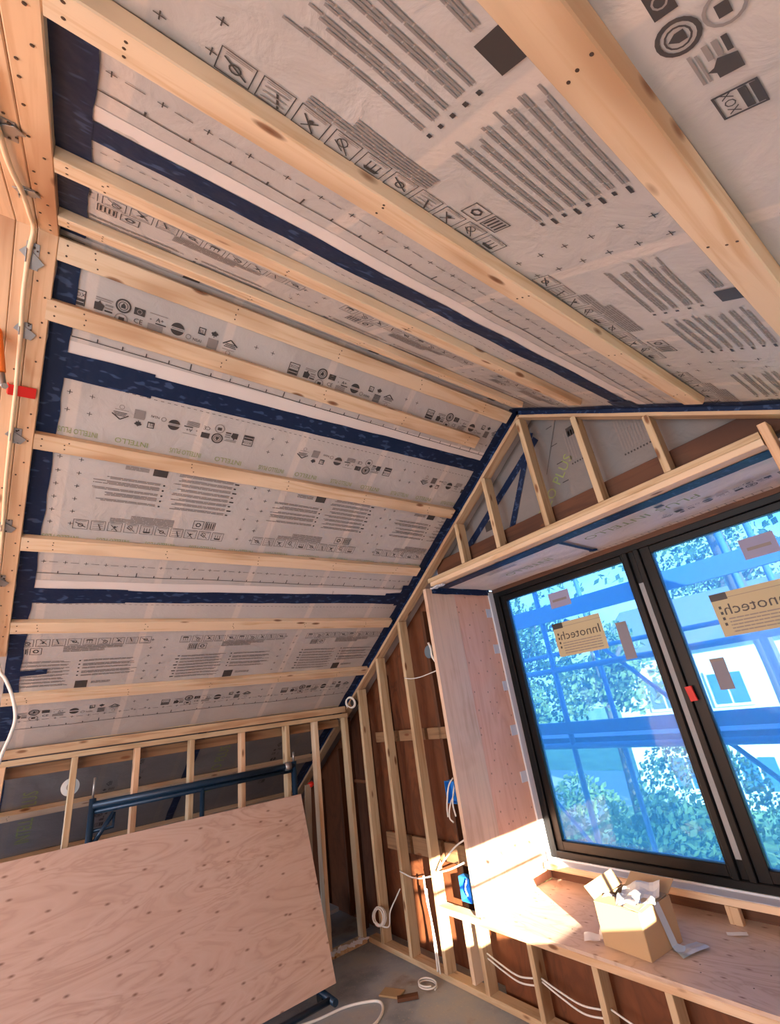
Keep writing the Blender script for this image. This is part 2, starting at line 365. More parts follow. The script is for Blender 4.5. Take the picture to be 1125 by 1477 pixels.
# print on the membrane: flat ink laid on the film
class Ink:
    lim = (-99, 99)
    def __init__(s): s.b = {0: MB(), 1: MB(), 2: MB()}
    def out(s, p): return p.y < s.lim[0] or p.y > s.lim[1]
    def q(s, m, rect, fr):
        b = s.b[m]; x0, x1, o0, o1 = rect; L = x1-x0
        if s.out(fr(x0, o0)) or s.out(fr(x1, o1)): return
        n = max(1, int(abs(L)/.05)); k0 = len(b.v)
        for i in range(n+1):
            for o in (o0, o1): b.v.append(fr(x0+L*i/n, o))
        for i in range(n): b.face((k0+2*i, k0+2*i+1, k0+2*i+3, k0+2*i+2), 0)
    def poly(s, m, pts, fr):
        b = s.b[m]; k = len(b.v); P = [fr(*p) for p in pts]
        if any(s.out(p) for p in P): return
        b.v += P; b.face(tuple(range(k, k+len(pts))), 0)
    def frame(s, m, x0, x1, o0, o1, t, fr):
        s.q(m, (x0, x1, o0, o0+t), fr); s.q(m, (x0, x1, o1-t, o1), fr); s.q(m, (x0, x0+t, o0, o1), fr); s.q(m, (x1-t, x1, o0, o1), fr)
    def ring(s, m, x, o, r1, r0, fr, seg=16, a0=0, a1=2*math.pi):
        for i in range(seg):
            a, c = a0+(a1-a0)*i/seg, a0+(a1-a0)*(i+1)/seg
            s.poly(m, [(x+r1*math.cos(a), o+r1*math.sin(a)), (x+r1*math.cos(c), o+r1*math.sin(c)), (x+r0*math.cos(c), o+r0*math.sin(c)), (x+r0*math.cos(a), o+r0*math.sin(a))], fr)
    def disc(s, m, x, o, r, fr, seg=12): s.poly(m, [(x+r*math.cos(2*math.pi*i/seg), o+r*math.sin(2*math.pi*i/seg)) for i in range(seg)], fr)
    def line(s, m, p, q, t, fr):
        d = V((q[0]-p[0], q[1]-p[1])); n = V((-d.y, d.x)).normalized()*t/2
        s.poly(m, [(p[0]+n.x, p[1]+n.y), (p[0]-n.x, p[1]-n.y), (q[0]-n.x, q[1]-n.y), (q[0]+n.x, q[1]+n.y)], fr)
    def text(s, m, txt, x, o, h, fr, sx=1.):
        vs, fs = glyphs(txt); b = s.b[m]; k = len(b.v)
        b.v += [fr(x+p[0]*h*sx, o+p[1]*h) for p in vs]
        for f in fs:
            if not any(s.out(b.v[k+i]) for i in f): b.face(tuple(k+i for i in f), 0)
    def build(s, parent):
        for m, (nm, mt) in {0: ('black_print', INK), 1: ('grey_print', INKG), 2: ('green_print', INKR)}.items():
            if s.b[m].f: tag(s.b[m].build(nm, mt, parent), None, None, None, 'stuff')
_g = {}
def glyphs(txt):
    if txt not in _g:
        cu = bpy.data.curves.new('t', 'FONT'); cu.body = txt; cu.size = 1.4; cu.resolution_u = 2
        o = bpy.data.objects.new('t', cu); C.objects.link(o)
        dg = bpy.context.evaluated_depsgraph_get(); me = bpy.data.meshes.new_from_object(o.evaluated_get(dg))
        _g[txt] = ([(v.co.x, v.co.y) for v in me.vertices], [tuple(p.vertices) for p in me.polygons])
        bpy.data.objects.remove(o); bpy.data.curves.remove(cu); bpy.data.meshes.remove(me)
    return _g[txt]
rnd = random.Random(3)
def textline(ink, m, x0, x1, o, h, fr):
    x = x0
    while x < x1:
        w = rnd.uniform(.02, .07); ink.q(m, (x, min(x+w, x1), o, o+h), fr); x += w+.003
def icons(ink, fr, o, x):
    # one row of approval marks, reading along +x, text up = +o
    ink.frame(0, x-.005, x+.055, o-.035, o+.030, .004, fr); ink.text(0, 'XOX', x+.001, o+.002, .017, fr); ink.q(0, (x, x+.05, o-.018, o-.006), fr); ink.q(0, (x, x+.05, o-.032, o-.022), fr)
    ink.poly(0, [(x+.088, o-.03), (x+.12, o-.03), (x+.126, o-.005), (x+.112, o+.004), (x+.108, o+.014), (x+.100, o+.004), (x+.088, o+.004)], fr)
    ink.q(1, (x+.09, x+.155, o+.022, o+.027), fr); ink.q(1, (x+.09, x+.15, o+.014, o+.018), fr)
    for k in range(3): ink.q(0 if k == 0 else 1, (x+.128, x+.158, o-.028+.013*k, o-.020+.013*k), fr)
    ink.ring(0, x+.195, o+.022, .031, .024, fr, 20); ink.ring(0, x+.195, o+.022, .019, .016, fr, 14)
    ink.poly(0, [(x+.186, o+.012), (x+.204, o+.012), (x+.204, o+.024), (x+.195, o+.036), (x+.186, o+.024)], fr)
    ink.ring(1, x+.195, o-.038, .027, .022, fr, 16); ink.q(0, (x+.184, x+.206, o-.045, o-.028), fr)
    ink.q(0, (x+.238, x+.282, o+.004, o+.036), fr); ink.ring(1, x+.26, o+.02, .011, .008, fr, 10); ink.text(0, 'CE', x+.242, o-.034, .022, fr)
    ink.q(1, (x+.30, x+.375, o+.032, o+.035), fr); ink.text(0, 'A+', x+.33, o+.002, .019, fr); ink.q(0, (x+.33, x+.375, o-.010, o-.004), fr)
    ink.disc(1, x+.308, o+.006, .004, fr)
    for k in range(5): ink.q(1, (x+.30, x+.365, o-.042+.006*k, o-.038+.006*k), fr)
    for sg in (-1, 1): ink.poly(0, [(x+.425+.030*math.cos(a_), o+sg*.030*math.sin(a_)) for a_ in [.22+i*(math.pi-.44)/10 for i in range(11)]], fr)
    ink.q(1, (x+.40, x+.45, o-.002, o+.002), fr)
    ink.ring(1, x+.478, o-.018, .013, .009, fr, 12); ink.text(0, 'NSAI', x+.498, o-.028, .014, fr)
    ink.frame(0, x+.515, x+.548, o+.012, o+.046, .004, fr); ink.text(0, 'ES', x+.519, o+.021, .014, fr); ink.q(0, (x+.52, x+.543, o+.015, o+.019), fr)
    # maple leaf
    lx, lo = x+.590, o+.034
    ink.poly(0, [(lx+dx*.017, lo+dy*.017) for dx, dy in ((-.1, -1), (.1, -1), (.1, -.5), (.7, -.6), (.6, -.3), (1.1, .2), (.8, .3), (.8, .55), (.4, .4), (.45, .75), (.2, .65), (0, 1.1), (-.2, .65), (-.45, .75), (-.4, .4), (-.8, .55), (-.8, .3), (-1.1, .2), (-.6, -.3), (-.7, -.6), (-.1, -.5))], fr)
    ink.poly(1, [(x+.567, o-.04), (x+.615, o-.04), (x+.615, o+.01), (x+.567, o+.01)], fr)
    for k in range(5): ink.q(0, (x+.570, x+.612, o-.037+.0095*k, o-.032+.0095*k), fr)
    # roof mark
    ink.line(0, (x+.637, o+.006), (x+.672, o+.032), .006, fr); ink.line(0, (x+.672, o+.032), (x+.710, o+.006), .006, fr)
    for k in range(3): ink.q(0, (x+.645+.004*k, x+.705-.004*k, o-.006+.008*k, o-.002+.008*k), fr)
    ink.q(1, (x+.64, x+.70, o-.02, o-.017), fr); ink.ring(1, x+.672, o-.034, .012, .009, fr, 12)
def pict(ink, fr, x, o, k, w=.07, h=.064):
    ink.frame(0 if w > .06 else 1, x, x+w, o, o+h, .0022, fr)
    c = (x+w/2, o+h/2); kk = k % 5
    if kk == 0: ink.poly(0, [(x+.012, o+.045), (x+.055, o+.045), (x+.048, o+.055), (x+.018, o+.055)], fr); [ink.line(0, (x+.02+.014*i, o+.045), (x+.02+.014*i, o+.02), .003, fr) for i in range(3)]
    elif kk == 1: ink.line(0, (x+.015, o+.055), (x+.05, o+.018), .003, fr); ink.line(0, (x+.03, o+.05), (x+.058, o+.03), .003, fr); ink.ring(0, c[0]+.006, c[1]-.006, .014, .011, fr, 10)
    elif kk == 2: ink.line(0, (x+.02, o+.06), (x+.055, o+.02), .004, fr); ink.line(0, (x+.05, o+.055), (x+.02, o+.025), .003, fr); ink.disc(0, c[0], c[1], .006, fr, 8)
    elif kk == 3:
        for i in range(3): ink.line(1, (x+.01, o+.02+.015*i), (x+.06, o+.024+.015*i), .003, fr)
        ink.line(0, (x+.02, o+.06), (x+.035, o+.02), .005, fr)
    else: ink.line(0, (x+.01, o+.05), (x+.06, o+.02), .004, fr); ink.ring(0, c[0], c[1]+.005, .013, .009, fr, 10)
    for i in range(2): ink.q(1, (x+.008, x+w-.01, o+.006+.005*i, o+.008+.005*i), fr)
def plus(ink, fr, x, o, m=0, r=.011):
    ink.q(m, (x-r, x+r, o-.0014, o+.0014), fr); ink.q(m, (x-.0014, x+.0014, o-r, o+r), fr)
def roll(typ, s0, yoff, y_lo=-.10, y_hi=2.66, ic=.20, icx=0, green=True, dp=0):
    inks = {1: Ink(), -1: Ink()}
    for k in inks.values(): k.lim = (y_lo, y_hi)
    def frm(base):
        def fr(x, o):
            s, y = (s0+dp+o, base-x) if typ == 1 else (s0+1.32-o, base+x)
            return SP(s, y, .0022, True)
        return fr
    def F(x, o, base): return (s0+o, base-x) if typ == 1 else (s0+1.32-o, base+x)
    def sel(o, base, x0, x1):
        s, ya = F(x0, o, base); _, yb = F(x1, o, base); lo, hi = min(ya, yb), max(ya, yb)
        if hi < y_lo or lo > y_hi: return None
        return inks[1 if s >= 0 else -1]
    def ok(o, base, x0, x1, fn):
        k = sel(o, base, x0, x1)
        if k: fn(k)
    for rep in range(-1, 5):
        base = yoff+rep if typ == 0 else yoff+rep
        fr = frm(base)
        ok(ic, base, icx, icx+.71, lambda k: icons(k, fr, ic, icx))
        k = sel(.5, base, .40, .74)
        ok(.49, base, .40, .47, lambda k: k.q(0, (.392, .464, .455, .527), fr))
        ok(.5, base, .48, .60, lambda k: [textline(k, 1, .485, .60, .492+.008*i, .0055, fr) for i in range(3)])
        def blockA(k):
            for i in range(5):
                o = .72-.036*i; k.q(0, (.390, .400, o, o+.010), fr)
                for j in range(3 if i % 2 else 2): textline(k, 1, .415, rnd.uniform(.66, .75), o+.004-.0085*j, .0058, fr)
        ok(.7, base, .40, .76, blockA)
        def blockB(k):
            for i in range(8):
                o = .722-.0325*i; k.q(0, (-(.012 if i % 2 else 0), .014, o, o+.009), fr)
                for j in range(2): textline(k, 1, .025, rnd.uniform(.30, .35), o+.003-.0095*j, .0062, fr)
        ok(.7, base, -.04, .33, blockB)
        ok(.84, base, .28, .60, lambda k: [textline(k, 1, .29, .52 if i < 3 else .62, .812+.009*i, .0062, fr) for i in range(6)])
        for i in range(10):
            ok(.9, base, -.02+.082*i, .05+.082*i, lambda k: pict(k, fr, -.02+.082*i, .868, i, .07, .064))
        for i in range(2):
            ok(.8, base, .01+.07*i, .07+.07*i, lambda k: (k.frame(0, .05+.07*i, .11+.07*i, .795, .855, .003, fr), k.ring(0, .08+.07*i, .825, .017, .010, fr, 6) if i else [k.q(0, (.058+.013*j, .064+.013*j, .803, .847), fr) for j in range(4)]))
        for j in range(4):
            x = j*.25
            if green: ok(.35, base, x, x+.24, lambda k: k.text(2, 'INTELLO PLUS' if j % 2 else 'INTELLO', x+(0 if j % 2 else .02), .335, .030, fr, .62 if j % 2 else .95))
            ok(1.0, base, x, x+.24, lambda k: k.text(2, 'INTELLO PLUS', x, .985, .030, fr, .62))
        for x in (.80, .89):
            for o in (.15, .24, .50, .58, .66, .74, .82, .90): ok(o, base, x-.01, x+.01, lambda k: plus(k, fr, x, o))
        for j in range(10):
            for o in (1.06,): ok(o, base, j*.1, j*.1+.01, lambda k: plus(k, fr, j*.1, o))
    # marks that run the whole length (same on every roll)
    rs = .034 if typ == 0 and s0 < 0 else 0
    def fr2(x, o): return SP(s0+o+rs, x, .0026, True)
    ik = inks[1 if s0+1.2 >= 0 else -1]
    n = 60
    for i in range(n):
        a, c = y_lo+(y_hi-y_lo)*i/n, y_lo+(y_hi-y_lo)*(i+1)/n; ik.q(0, (a, c, 1.262, 1.266), fr2)
    y = y_lo+.04; j = 0
    while y < y_hi:
        L = .034 if j % 5 == 0 else .018
        ik.poly(0, [(y, 1.264), (y+.005, 1.264), (y+.005, 1.264-L), (y, 1.264-L)], fr2)
        plus(ik, fr2, y+.03, 1.18); ik.q(0, (y+.055, y+.095, 1.179, 1.1815), fr2); y += .1; j += 1
    ik = inks[1 if s0+.1 >= 0 else -1]; y = y_lo
    while y < y_hi: ik.q(0, (y, y+.016, .085, .0875), fr2); y += .032
    for sg, k in inks.items(): k.build(ceiling if sg == 1 else ceiling2)
roll(1, -2.31, .92, dp=.045, ic=.265, icx=.075, green=False); roll(0, -.89, -.08); roll(1, .52, .86); roll(0, 1.93, -.15)
roll(1, -3.73, .92)
# upright lettering of the lower film, seen through the left stud wall
ik = Ink()
def frv(y0, s0):
    return lambda x, o: SP(s0-x, y0-.0+o*-1 if False else y0+o, .0022, True)
for y0, s0, t, h in ((.06, 4.75, 'INTELLO PLUS', .10), (1.50, 4.55, 'INTELLO PLUS', .10)):
    # reading up the slope: x along -s, up = -y
    ik.text(2, t, 0, 0, h, (lambda y0, s0: (lambda x, o: SP(s0-x, y0+.1-o, .0022, True)))(y0, s0), .85)
for y0, s0 in ((.86, 4.5), (2.14, 4.6), (.66, 4.75)):
    f = (lambda y0, s0: (lambda x, o: SP(s0-x, y0-o, .0022, True)))(y0, s0); icons(ik, f, 0, 0)
for i in range(5): ik.q(1, (0, .3, .02*i, .02*i+.008), (lambda x, o: SP(3.95-x, 1.72-o, .0022, True)))
ik.build(ceiling)

# battens: 2x4 laid flat across the slopes, nailed through to each rafter
def batten(s_lo, s_hi, y0, y1, m=WOOD, t=.038):
    sg = 1 if s_lo+s_hi >= 0 else -1
    a = SP((s_lo+s_hi)/2, y0, t/2+.004); c = SP((s_lo+s_hi)/2, y1, t/2+.004)
    wd_ = V((CX*sg, 0, SX))
    b = board('batten', a, c, wd_, s_hi-s_lo, t, m, par(sg))
    nb = MB(); y = .575-.585
    nrm = SP(.5*sg, 0, 1)-SP(.5*sg, 0, 0)
    while y < y1-.03:
        if y > y0+.03:
            for q in (.2, .45, .75):
                s = s_lo+(s_hi-s_lo)*q+rnd.uniform(-.006, .006); p = SP(s, y+rnd.uniform(-.012, .012), t+.0035)
                nb.disc(p, nrm, .0035, .0012, 8)
        y += .585
    for q in (.25, .7): nb.disc(SP(s_lo+(s_hi-s_lo)*q, y0+.03, t+.0035), nrm, .004, .0012, 8)
    tag(nb.build('nail_heads', NAIL, b), None, None, None, 'stuff')
for a, c, y0, y1 in ((.022, .111, -.138, 2.60), (.272, .361, -.152, 2.44), (.902, .985, -.138, 2.60), (1.518, 1.607, -.138, 2.59), (2.142, 2.231, -.138, 2.61), (2.800, 2.889, -.138, 2.66),
                     (4.21, 4.30, -.138, 2.62), (4.93, 5.02, -.138, 2.62)):
    batten(a, c, y0, y1)
for a, c, y0, y1 in ((.165, .252, -.138, 2.44), (.607, .696, -.138, 2.44), (1.243, 1.332, -.138, 2.50), (1.822, 1.911, -.138, 2.50), (2.43, 2.52, -.138, 2.5)):
    batten(-c, -a, y0, y1)

# ridge side: triple rafter pair whose underside is flush with the battens, and the plywood lined slope behind it
rafter = empty('rafter_beam', (AX, -.24, AZ))
tag(rafter, 'pale triple rafter beam along the left edge, following both roof slopes', 'beam')
for k in range(3):
    yc = -.172-.067*k
    board('rafter_ply', SP(0, yc, -.04)+V((0, 0, .0)), SP(2.42, yc, -.04), (0, 1, 0), .0655, .16, WOODB, rafter)
    board('rafter_ply', SP(-.0001, yc, -.04), SP(-2.8, yc, -.04), (0, 1, 0), .0655, .16, WOODB, rafter)
nb = MB()
for i in range(46):
    s = -1.5+i*.085+rnd.uniform(-.02, .02)
    y = rnd.choice((-.16, -.165, -.19, -.235))
    if s < 2.4: nb.disc(SP(s, y, .041), SP(.5 if s > 0 else -.5, 0, 1)-SP(.5 if s > 0 else -.5, 0, 0), .004, .0015, 8)
tag(nb.build('nail_heads', NAIL, rafter), None, None, None, 'stuff')
for nm, (s0, s1) in (('ceiling', (0, 3.4)), ('ceiling', (-3.4, 0))):
    b = MB(); p = [SP(s0, -.345, .0), SP(s1, -.345, .0), SP(s1, -4.0, .0), SP(s0, -4.0, .0)]
    nn = (SP((s0+s1)/2, 0, -1)-SP((s0+s1)/2, 0, 0))*.02
    b.quad(*[p[i] for i in (0, 1, 2, 3)]); b.quad(*[p[i]+nn for i in (3, 2, 1, 0)])
    for i in range(4): j = (i+1) % 4; b.quad(p[j], p[i], p[i]+nn, p[j]+nn)
    o = b.build(nm, PLYC); tag(o, 'plywood lined roof slope past the rafter beam', None, None, 'structure')
for k, s0 in enumerate((.02, 1.25)):
    board('strapping', SP(s0, -.75, .02), SP(s0+.9, -.42, .02), (0, 1, 0), .04, .03, WOODB, rafter)

# metal clips and the flex stapled along the rafter
def clip(s, y, sz, label):
    sg = 1 if s > 0 else -1; t = empty('metal_clip', SP(s, y, .042))
    tag(t, label, 'metal clip', 'metal clips along the rafter beam')
    e1 = (SP(sg*1., 0, 0)-SP(sg*.5, 0, 0)).normalized(); e2 = V((0, 1, 0)); nn = SP(sg*.5, 0, 1)-SP(sg*.5, 0, 0)
    c = SP(s, y, .0425); b = MB()
    rr = random.Random(int(s*100))
    b.beam(c-e1*sz*.5, c+e1*sz*.5, e2, .042, .003, ch=.0008)
    b.beam(c-e1*sz*.2-e2*.03+nn*.004, c+e1*sz*.3+e2*.03+nn*.004, e1, .035, .003, ch=.0008)
    b.build('plate', STEEL, t)
    b = MB(); b.beam(c-e1*sz*.25+nn*.012-e2*.018, c+e1*sz*.25+nn*.012-e2*.018, nn, .024, .003, ch=.0008); b.build('bent_tab', STEEL, t)
    b = MB()
    for i in range(6): b.disc(c+e1*rr.uniform(-.5, .5)*sz+e2*rr.uniform(.0, .022)+nn*.001, nn, .0035, .003, 8)
    tag(b.build('screw_heads', NAIL, t), None, None, None, 'stuff')
clip(-.74, -.235, .10, 'topmost crumpled steel clip on the rafter beam, at the picture edge')
clip(-.37, -.217, .06, 'steel clip on the rafter beam just above the ridge joint')
clip(.13, -.214, .10, 'first steel clip on the rafter beam below the ridge joint')
clip(.43, -.212, .07, 'steel clip on the rafter beam above the red tape')
clip(.93, -.205, .08, 'steel clip on the rafter beam below the red tape')
clip(1.45, -.203, .08, 'steel clip on the rafter beam, second below the red tape')
clip(1.82, -.205, .08, 'lowest steel clip, near the bottom end of the rafter beam')
b = MB(); P = []
for s, y in ((-1.0, -.262), (-.74, -.25), (-.55, -.243), (-.37, -.225), (-.2, -.218), (-.05, -.216), (.13, -.225), (.3, -.228), (.43, -.224), (.6, -.222), (.75, -.221), (.93, -.222), (1.2, -.222), (1.45, -.216), (1.82, -.213), (2.2, -.21), (2.42, -.21)):
    P.append(SP(s, y, .056))
b.tube(smooth_path(P, 4), .0085, 8); tag(b.build('flex_cable', CABLEG, None, P[0]), 'cream flexible cable running down the rafter beam over the metal clips', 'cable')
b = MB(); b.beam(SP(.70, -.245, .062), SP(.70, -.150, .050), SP(1, 0, 0)-SP(.5, 0, 0), .05, .002, ch=.0005)
b.beam(SP(.70, -.252, .045), SP(.70, -.245, .062), SP(1, 0, 0)-SP(.5, 0, 0), .05, .002, ch=.0005)
tag(b.build('red_tape', RED, None, SP(.70, -.19, .06)), 'short red tape wrapped across the rafter beam', 'tape')
t = empty('spring_clamp', (-2.0, -.27, 1.5)); tag(t, 'orange handled clamp at the left picture edge beside the rafter beam', 'clamp')
b = MB(); b.tube([(-2.0, -.315, 1.70), (-2.02, -.285, 1.57), (-2.04, -.262, 1.46)], .016, 10); b.build('handle', ORANGE, t)
b = MB(); b.tube([(-2.04, -.262, 1.46), (-2.07, -.25, 1.42), (-2.03, -.24, 1.39)], .012, 8); b.build('jaw', STEEL, t)
cable('hanging_cable', [(-3.62, -.19, .62), (-3.6, -.153, .50), (-3.6, -.121, .452), (-3.6, -.075, .353), (-3.6, -.045, .238), (-3.6, -.054, .149), (-3.6, -.075, .064), (-3.6, -.09, -.03), (-3.66, -.12, -.2), (-3.7, -.16, -.5)], .009, CABLE, 'white cable looping down at the left edge below the rafter beam')

# ------------------------------------------------------------------ floor and walls
b = MB(); b.box(-7.2, 2.2, -4.2, 3.75, FL-.12, FL); tag(b.build('floor', FLOOR), 'dusty grey subfloor with brown stains', None, None, 'structure')
# side window wall (right of the camera) with a low window, rear wall with a large window
rw = MB(); X0, X1 = 1.18, 1.30
wy0, wy1, wz0, wz1 = -.16, 1.16, -.465, .13
rw.box(X0, X1, -4.1, wy0, FL, .45); rw.box(X0, X1, wy1, 3.6, FL, .45); rw.box(X0, X1, wy0, wy1, FL, wz0); rw.box(X0, X1, wy0, wy1, wz1, .45)
tag(rw.build('wall_right', PLYC), 'low side wall with a window, right of the room', None, None, 'structure')
w2 = empty('window_2', (X0, .5, wz0)); tag(w2, 'side window in the low right wall', None, None, 'structure')
for p0, p1 in (((1.22, wy0, wz1-.01), (1.22, wy1, wz1-.01)), ((1.22, wy0, wz0+.01), (1.22, wy1, wz0+.01)), ((1.22, wy0+.01, wz0), (1.22, wy0+.01, wz1)), ((1.22, wy1-.01, wz0), (1.22, wy1-.01, wz1)), ((1.22, wy0, -.115), (1.22, 1.0, -.115)), ((1.22, 1.04, -.34), (1.22, 1.04, -.10))):
    board('window_bar', p0, p1, (1, 0, 0), .04, .022, BLACK, w2)
bk = MB()
bk.box(-5.2, -3.5, -4.1, -4.0, FL, 1.0); bk.box(.2, 1.3, -4.1, -4.0, FL, 1.0); bk.box(-3.5, .2, -4.1, -4.0, FL, -1.0); bk.box(-3.5, .2, -4.1, -4.0, 1.1, 2.0)
tag(bk.build('wall_front', PLYC), 'wall behind the camera with a wide window', None, None, 'structure')
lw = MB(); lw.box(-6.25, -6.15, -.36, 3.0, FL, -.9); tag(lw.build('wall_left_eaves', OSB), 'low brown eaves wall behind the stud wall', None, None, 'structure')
lw = MB(); lw.box(-4.56, -4.45, -4.1, -.40, FL, .30); tag(lw.build('wall_left_rear', PLYC), 'plywood wall left behind the camera', None, None, 'structure')

# left stud wall (knee wall)
kw = MB(); kw.box(-4.54, -4.45, -.14, 2.655, FL, FL+.038); kneewall = kw.build('wall_left', PLATE)
tag(kneewall, 'open stud wall under the left roof slope', None, None, 'structure')
def B(name, p0, p1, wd_, w, t, m, parent): return board(name, p0, p1, wd_, w, t, m, parent)
KX = -4.495
B('top_plate', (KX, -.14, .001), (KX, 2.655, .001), (1, 0, 0), .089, .038, STUD, kneewall)
B('top_plate', (KX-.03, -.14, .058), (KX-.03, 2.655, .058), (1, 0, 0), .089, .06, PLATE, kneewall)
B('top_plate', (KX-.045, -.14, .112), (KX-.045, 2.655, .112), (1, 0, 0), .06, .032, STUD, kneewall)
for i, y in enumerate((-.08, .335, .745, 1.15, 1.575, 1.995)):
    B('stud', (KX, y, FL+.038), (KX, y, -.018), (1, 0, 0), .089, .038, STUD if i % 2 else WOODB, kneewall)
B('stud', (KX, 2.295, FL+.038), (KX, 2.295, -.018), (1, 0, 0), .089, .038, WOOD, kneewall)
B('stud', (KX, 2.635, FL+.038), (KX, 2.635, -.018), (1, 0, 0), .089, .038, STUD, kneewall)
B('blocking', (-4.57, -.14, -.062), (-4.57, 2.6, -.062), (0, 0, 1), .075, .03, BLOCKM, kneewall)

# ------------------------------------------------------------------ gable wall
def rib(b, p, q, w, nrm=V((0, -1, 0)), jit=.002):
    p, q = V(p), V(q); d = (q-p); n = max(2, int(d.length/.04)); t = d.normalized(); s = t.cross(nrm)
    k = len(b.v)
    for i in range(n+1):
        c = p+d*i/n
        for sgn in (-1, 1): b.v.append(c+s*sgn*(w/2+jit*noise.noise(V((i*.4, sgn*3, p.x)))))
    for i in range(n): b.face((k+2*i, k+2*i+1, k+2*i+3, k+2*i+2))
g = MB()
YB = 2.88
# brown sheathing: left part below the rake and behind the low studs under the seat
def gz(x): return AZ-SX/CX*abs(x-AX)
g.v += [V(p) for p in ((-6.2, YB, FL), (-2.98, YB, FL), (-2.98, YB, gz(-2.98)+.02), (-6.2, YB, gz(-6.2)+.02), (-6.2, YB+.02, FL), (-2.98, YB+.02, FL), (-2.98, YB+.02, gz(-2.98)+.02), (-6.2, YB+.02, gz(-6.2)+.02))]
for q in ((0, 1, 2, 3), (7, 6, 5, 4), (0, 4, 5, 1), (1, 5, 6, 2), (2, 6, 7, 3), (3, 7, 4, 0)): g.face(q)
g.box(-2.98, 1.2, 2.80, 2.82, FL, -1.41)
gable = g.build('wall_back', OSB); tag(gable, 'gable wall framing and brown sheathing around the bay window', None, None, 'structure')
SY = GY+.0445
def stud(x, z0, z1, m=STUD, y=SY, w=.089, t=.038, nm='stud'): return B(nm, (x, y, z0), (x, y, z1), (0, 1, 0), w, t, m, gable)
for x in (-4.235, -3.845, -3.43): stud(x, FL+.038, gz(x)-.062, STUD)
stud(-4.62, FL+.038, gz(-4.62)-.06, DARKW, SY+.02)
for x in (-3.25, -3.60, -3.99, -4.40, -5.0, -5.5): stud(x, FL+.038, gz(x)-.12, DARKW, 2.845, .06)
B('bottom_plate', (-4.45, SY, FL+.019), (1.1, SY, FL+.019), (0, 1, 0), .089, .038, STUD, gable)
for z, h in ((-.24, .09), (-1.09, .13)):
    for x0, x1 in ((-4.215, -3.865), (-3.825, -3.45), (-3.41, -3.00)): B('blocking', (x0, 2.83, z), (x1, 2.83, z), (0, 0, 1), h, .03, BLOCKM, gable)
B('blocking', (-4.60, 2.69, -.60), (-4.26, 2.69, -.60), (0, 0, 1), .030, .02, DARKW, gable)
# rake plates
for sg, L in ((1, 5.0), (-1, 3.2)):
    B('rake_plate', SP(sg*.02, SY, .027), SP(sg*L, SY, .027), (0, 1, 0), .089, .050, PLATE, gable)
    tp_ = MB(); rib(tp_, SP(sg*.001, GY-.003, .016), SP(sg*L, GY-.003, .016), .034 if sg < 0 else .028, V((0, -1, 0)), .003); tp_.build('rake_tape', TAPE, gable)
# studs above the seat bay header
HZ = .989
for x in (-1.655, -1.255, -.850): stud(x, HZ, gz(x)-.062)
for x in (-2.095, -2.475): stud(x, HZ, gz(x)-.062)
stud(-.395, .40, gz(-.395)-.115, WOODB); stud(-.395, -1.0, .40, WOODB)
B('header_plate', (-2.90, SY, .932), (-.42, SY, .932), (0, 1, 0), .089, .037, WOOD, gable)
B('header_plate', (-2.93, SY+.004, .970), (-.42, SY+.004, .970), (0, 1, 0), .089, .037, STUD, gable)
B('header_beam', (-2.90, 2.80, 1.065), (-.30, 2.80, 1.065), (0, 0, 1), .15, .04, DARKW, gable)
# film over the gable behind the short studs, with its own print and tapes
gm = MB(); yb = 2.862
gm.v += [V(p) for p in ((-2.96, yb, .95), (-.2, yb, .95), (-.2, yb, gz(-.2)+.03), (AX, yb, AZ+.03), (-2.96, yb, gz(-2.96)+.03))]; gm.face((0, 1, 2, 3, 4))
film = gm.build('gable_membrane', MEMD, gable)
b = MB()
for p, q, w in (((-2.95, yb-.004, gz(-2.95)-.17), (-1.66, yb-.004, gz(-1.66)-.17), .06), ((-1.69, yb-.006, 1.80), (-2.08, yb-.006, 1.14), .05)):
    rib(b, p, q, w); b.build('membrane_tape', TAPE, gable); b = MB()
ik = Ink(); dv = V((.20, 0, .19)).normalized()
def fg(x, o): return V((-2.12, yb-.003, .80))+V((.715, 0, .70))*x*1.0+V((-.70, 0, .715))*o
ik.text(2, 'INTELLO PLUS', .28, -.02, .075, fg, 1.0)
for k in range(2):
    f = (lambda k: lambda x, o: V((-1.45+.35*k, yb-.003, 1.66-.12*k))+V((.0, 0, -1))*x*.8+V((1, 0, 0))*o)(k)
    for i in range(9): textline(ik, 1, .02, .30, .02*i, .011, f); ik.q(0, (.32, .335, .02*i, .02*i+.01), f)
ik.q(0, (0, .07, 0, .07), lambda x, o: V((-1.42+x, yb-.003, 1.60+o)))
ik.q(0, (0, .08, 0, .08), lambda x, o: V((-2.33+x, yb-.003, 1.22+o)))
for z in (1.3, 1.45, 1.6, 1.75): ik.q(0, (0, .05, 0, .006), lambda x, o: V((-1.56+x, yb-.003, z+o)))
ik.line(0, (0, 0), (.2, .38), .004, lambda x, o: V((-1.66+x, yb-.003, 1.42+o)))
ik.build(gable)

# ------------------------------------------------------------------ seat bay: jamb, soffit, seat, window
JX = -2.96; WY = 3.50
b = MB(); b.box(JX-.035, JX, GY-.012, 2.99, -1.37, .912); tag(b.build('jamb_board', PLYT, gable), 'tan plank at the front of the bay jamb')
b = MB(); b.box(JX-.022, JX-.004, 2.99, WY+.02, -1.37, .912); tag(b.build('jamb_panel', PLYJ, gable), 'pinkish plywood panel beside the window')
b = MB(); b.box(-.36, -.34, GY, WY+.3, -1.37, .912); b.build('jamb_panel', PLYJ, gable)
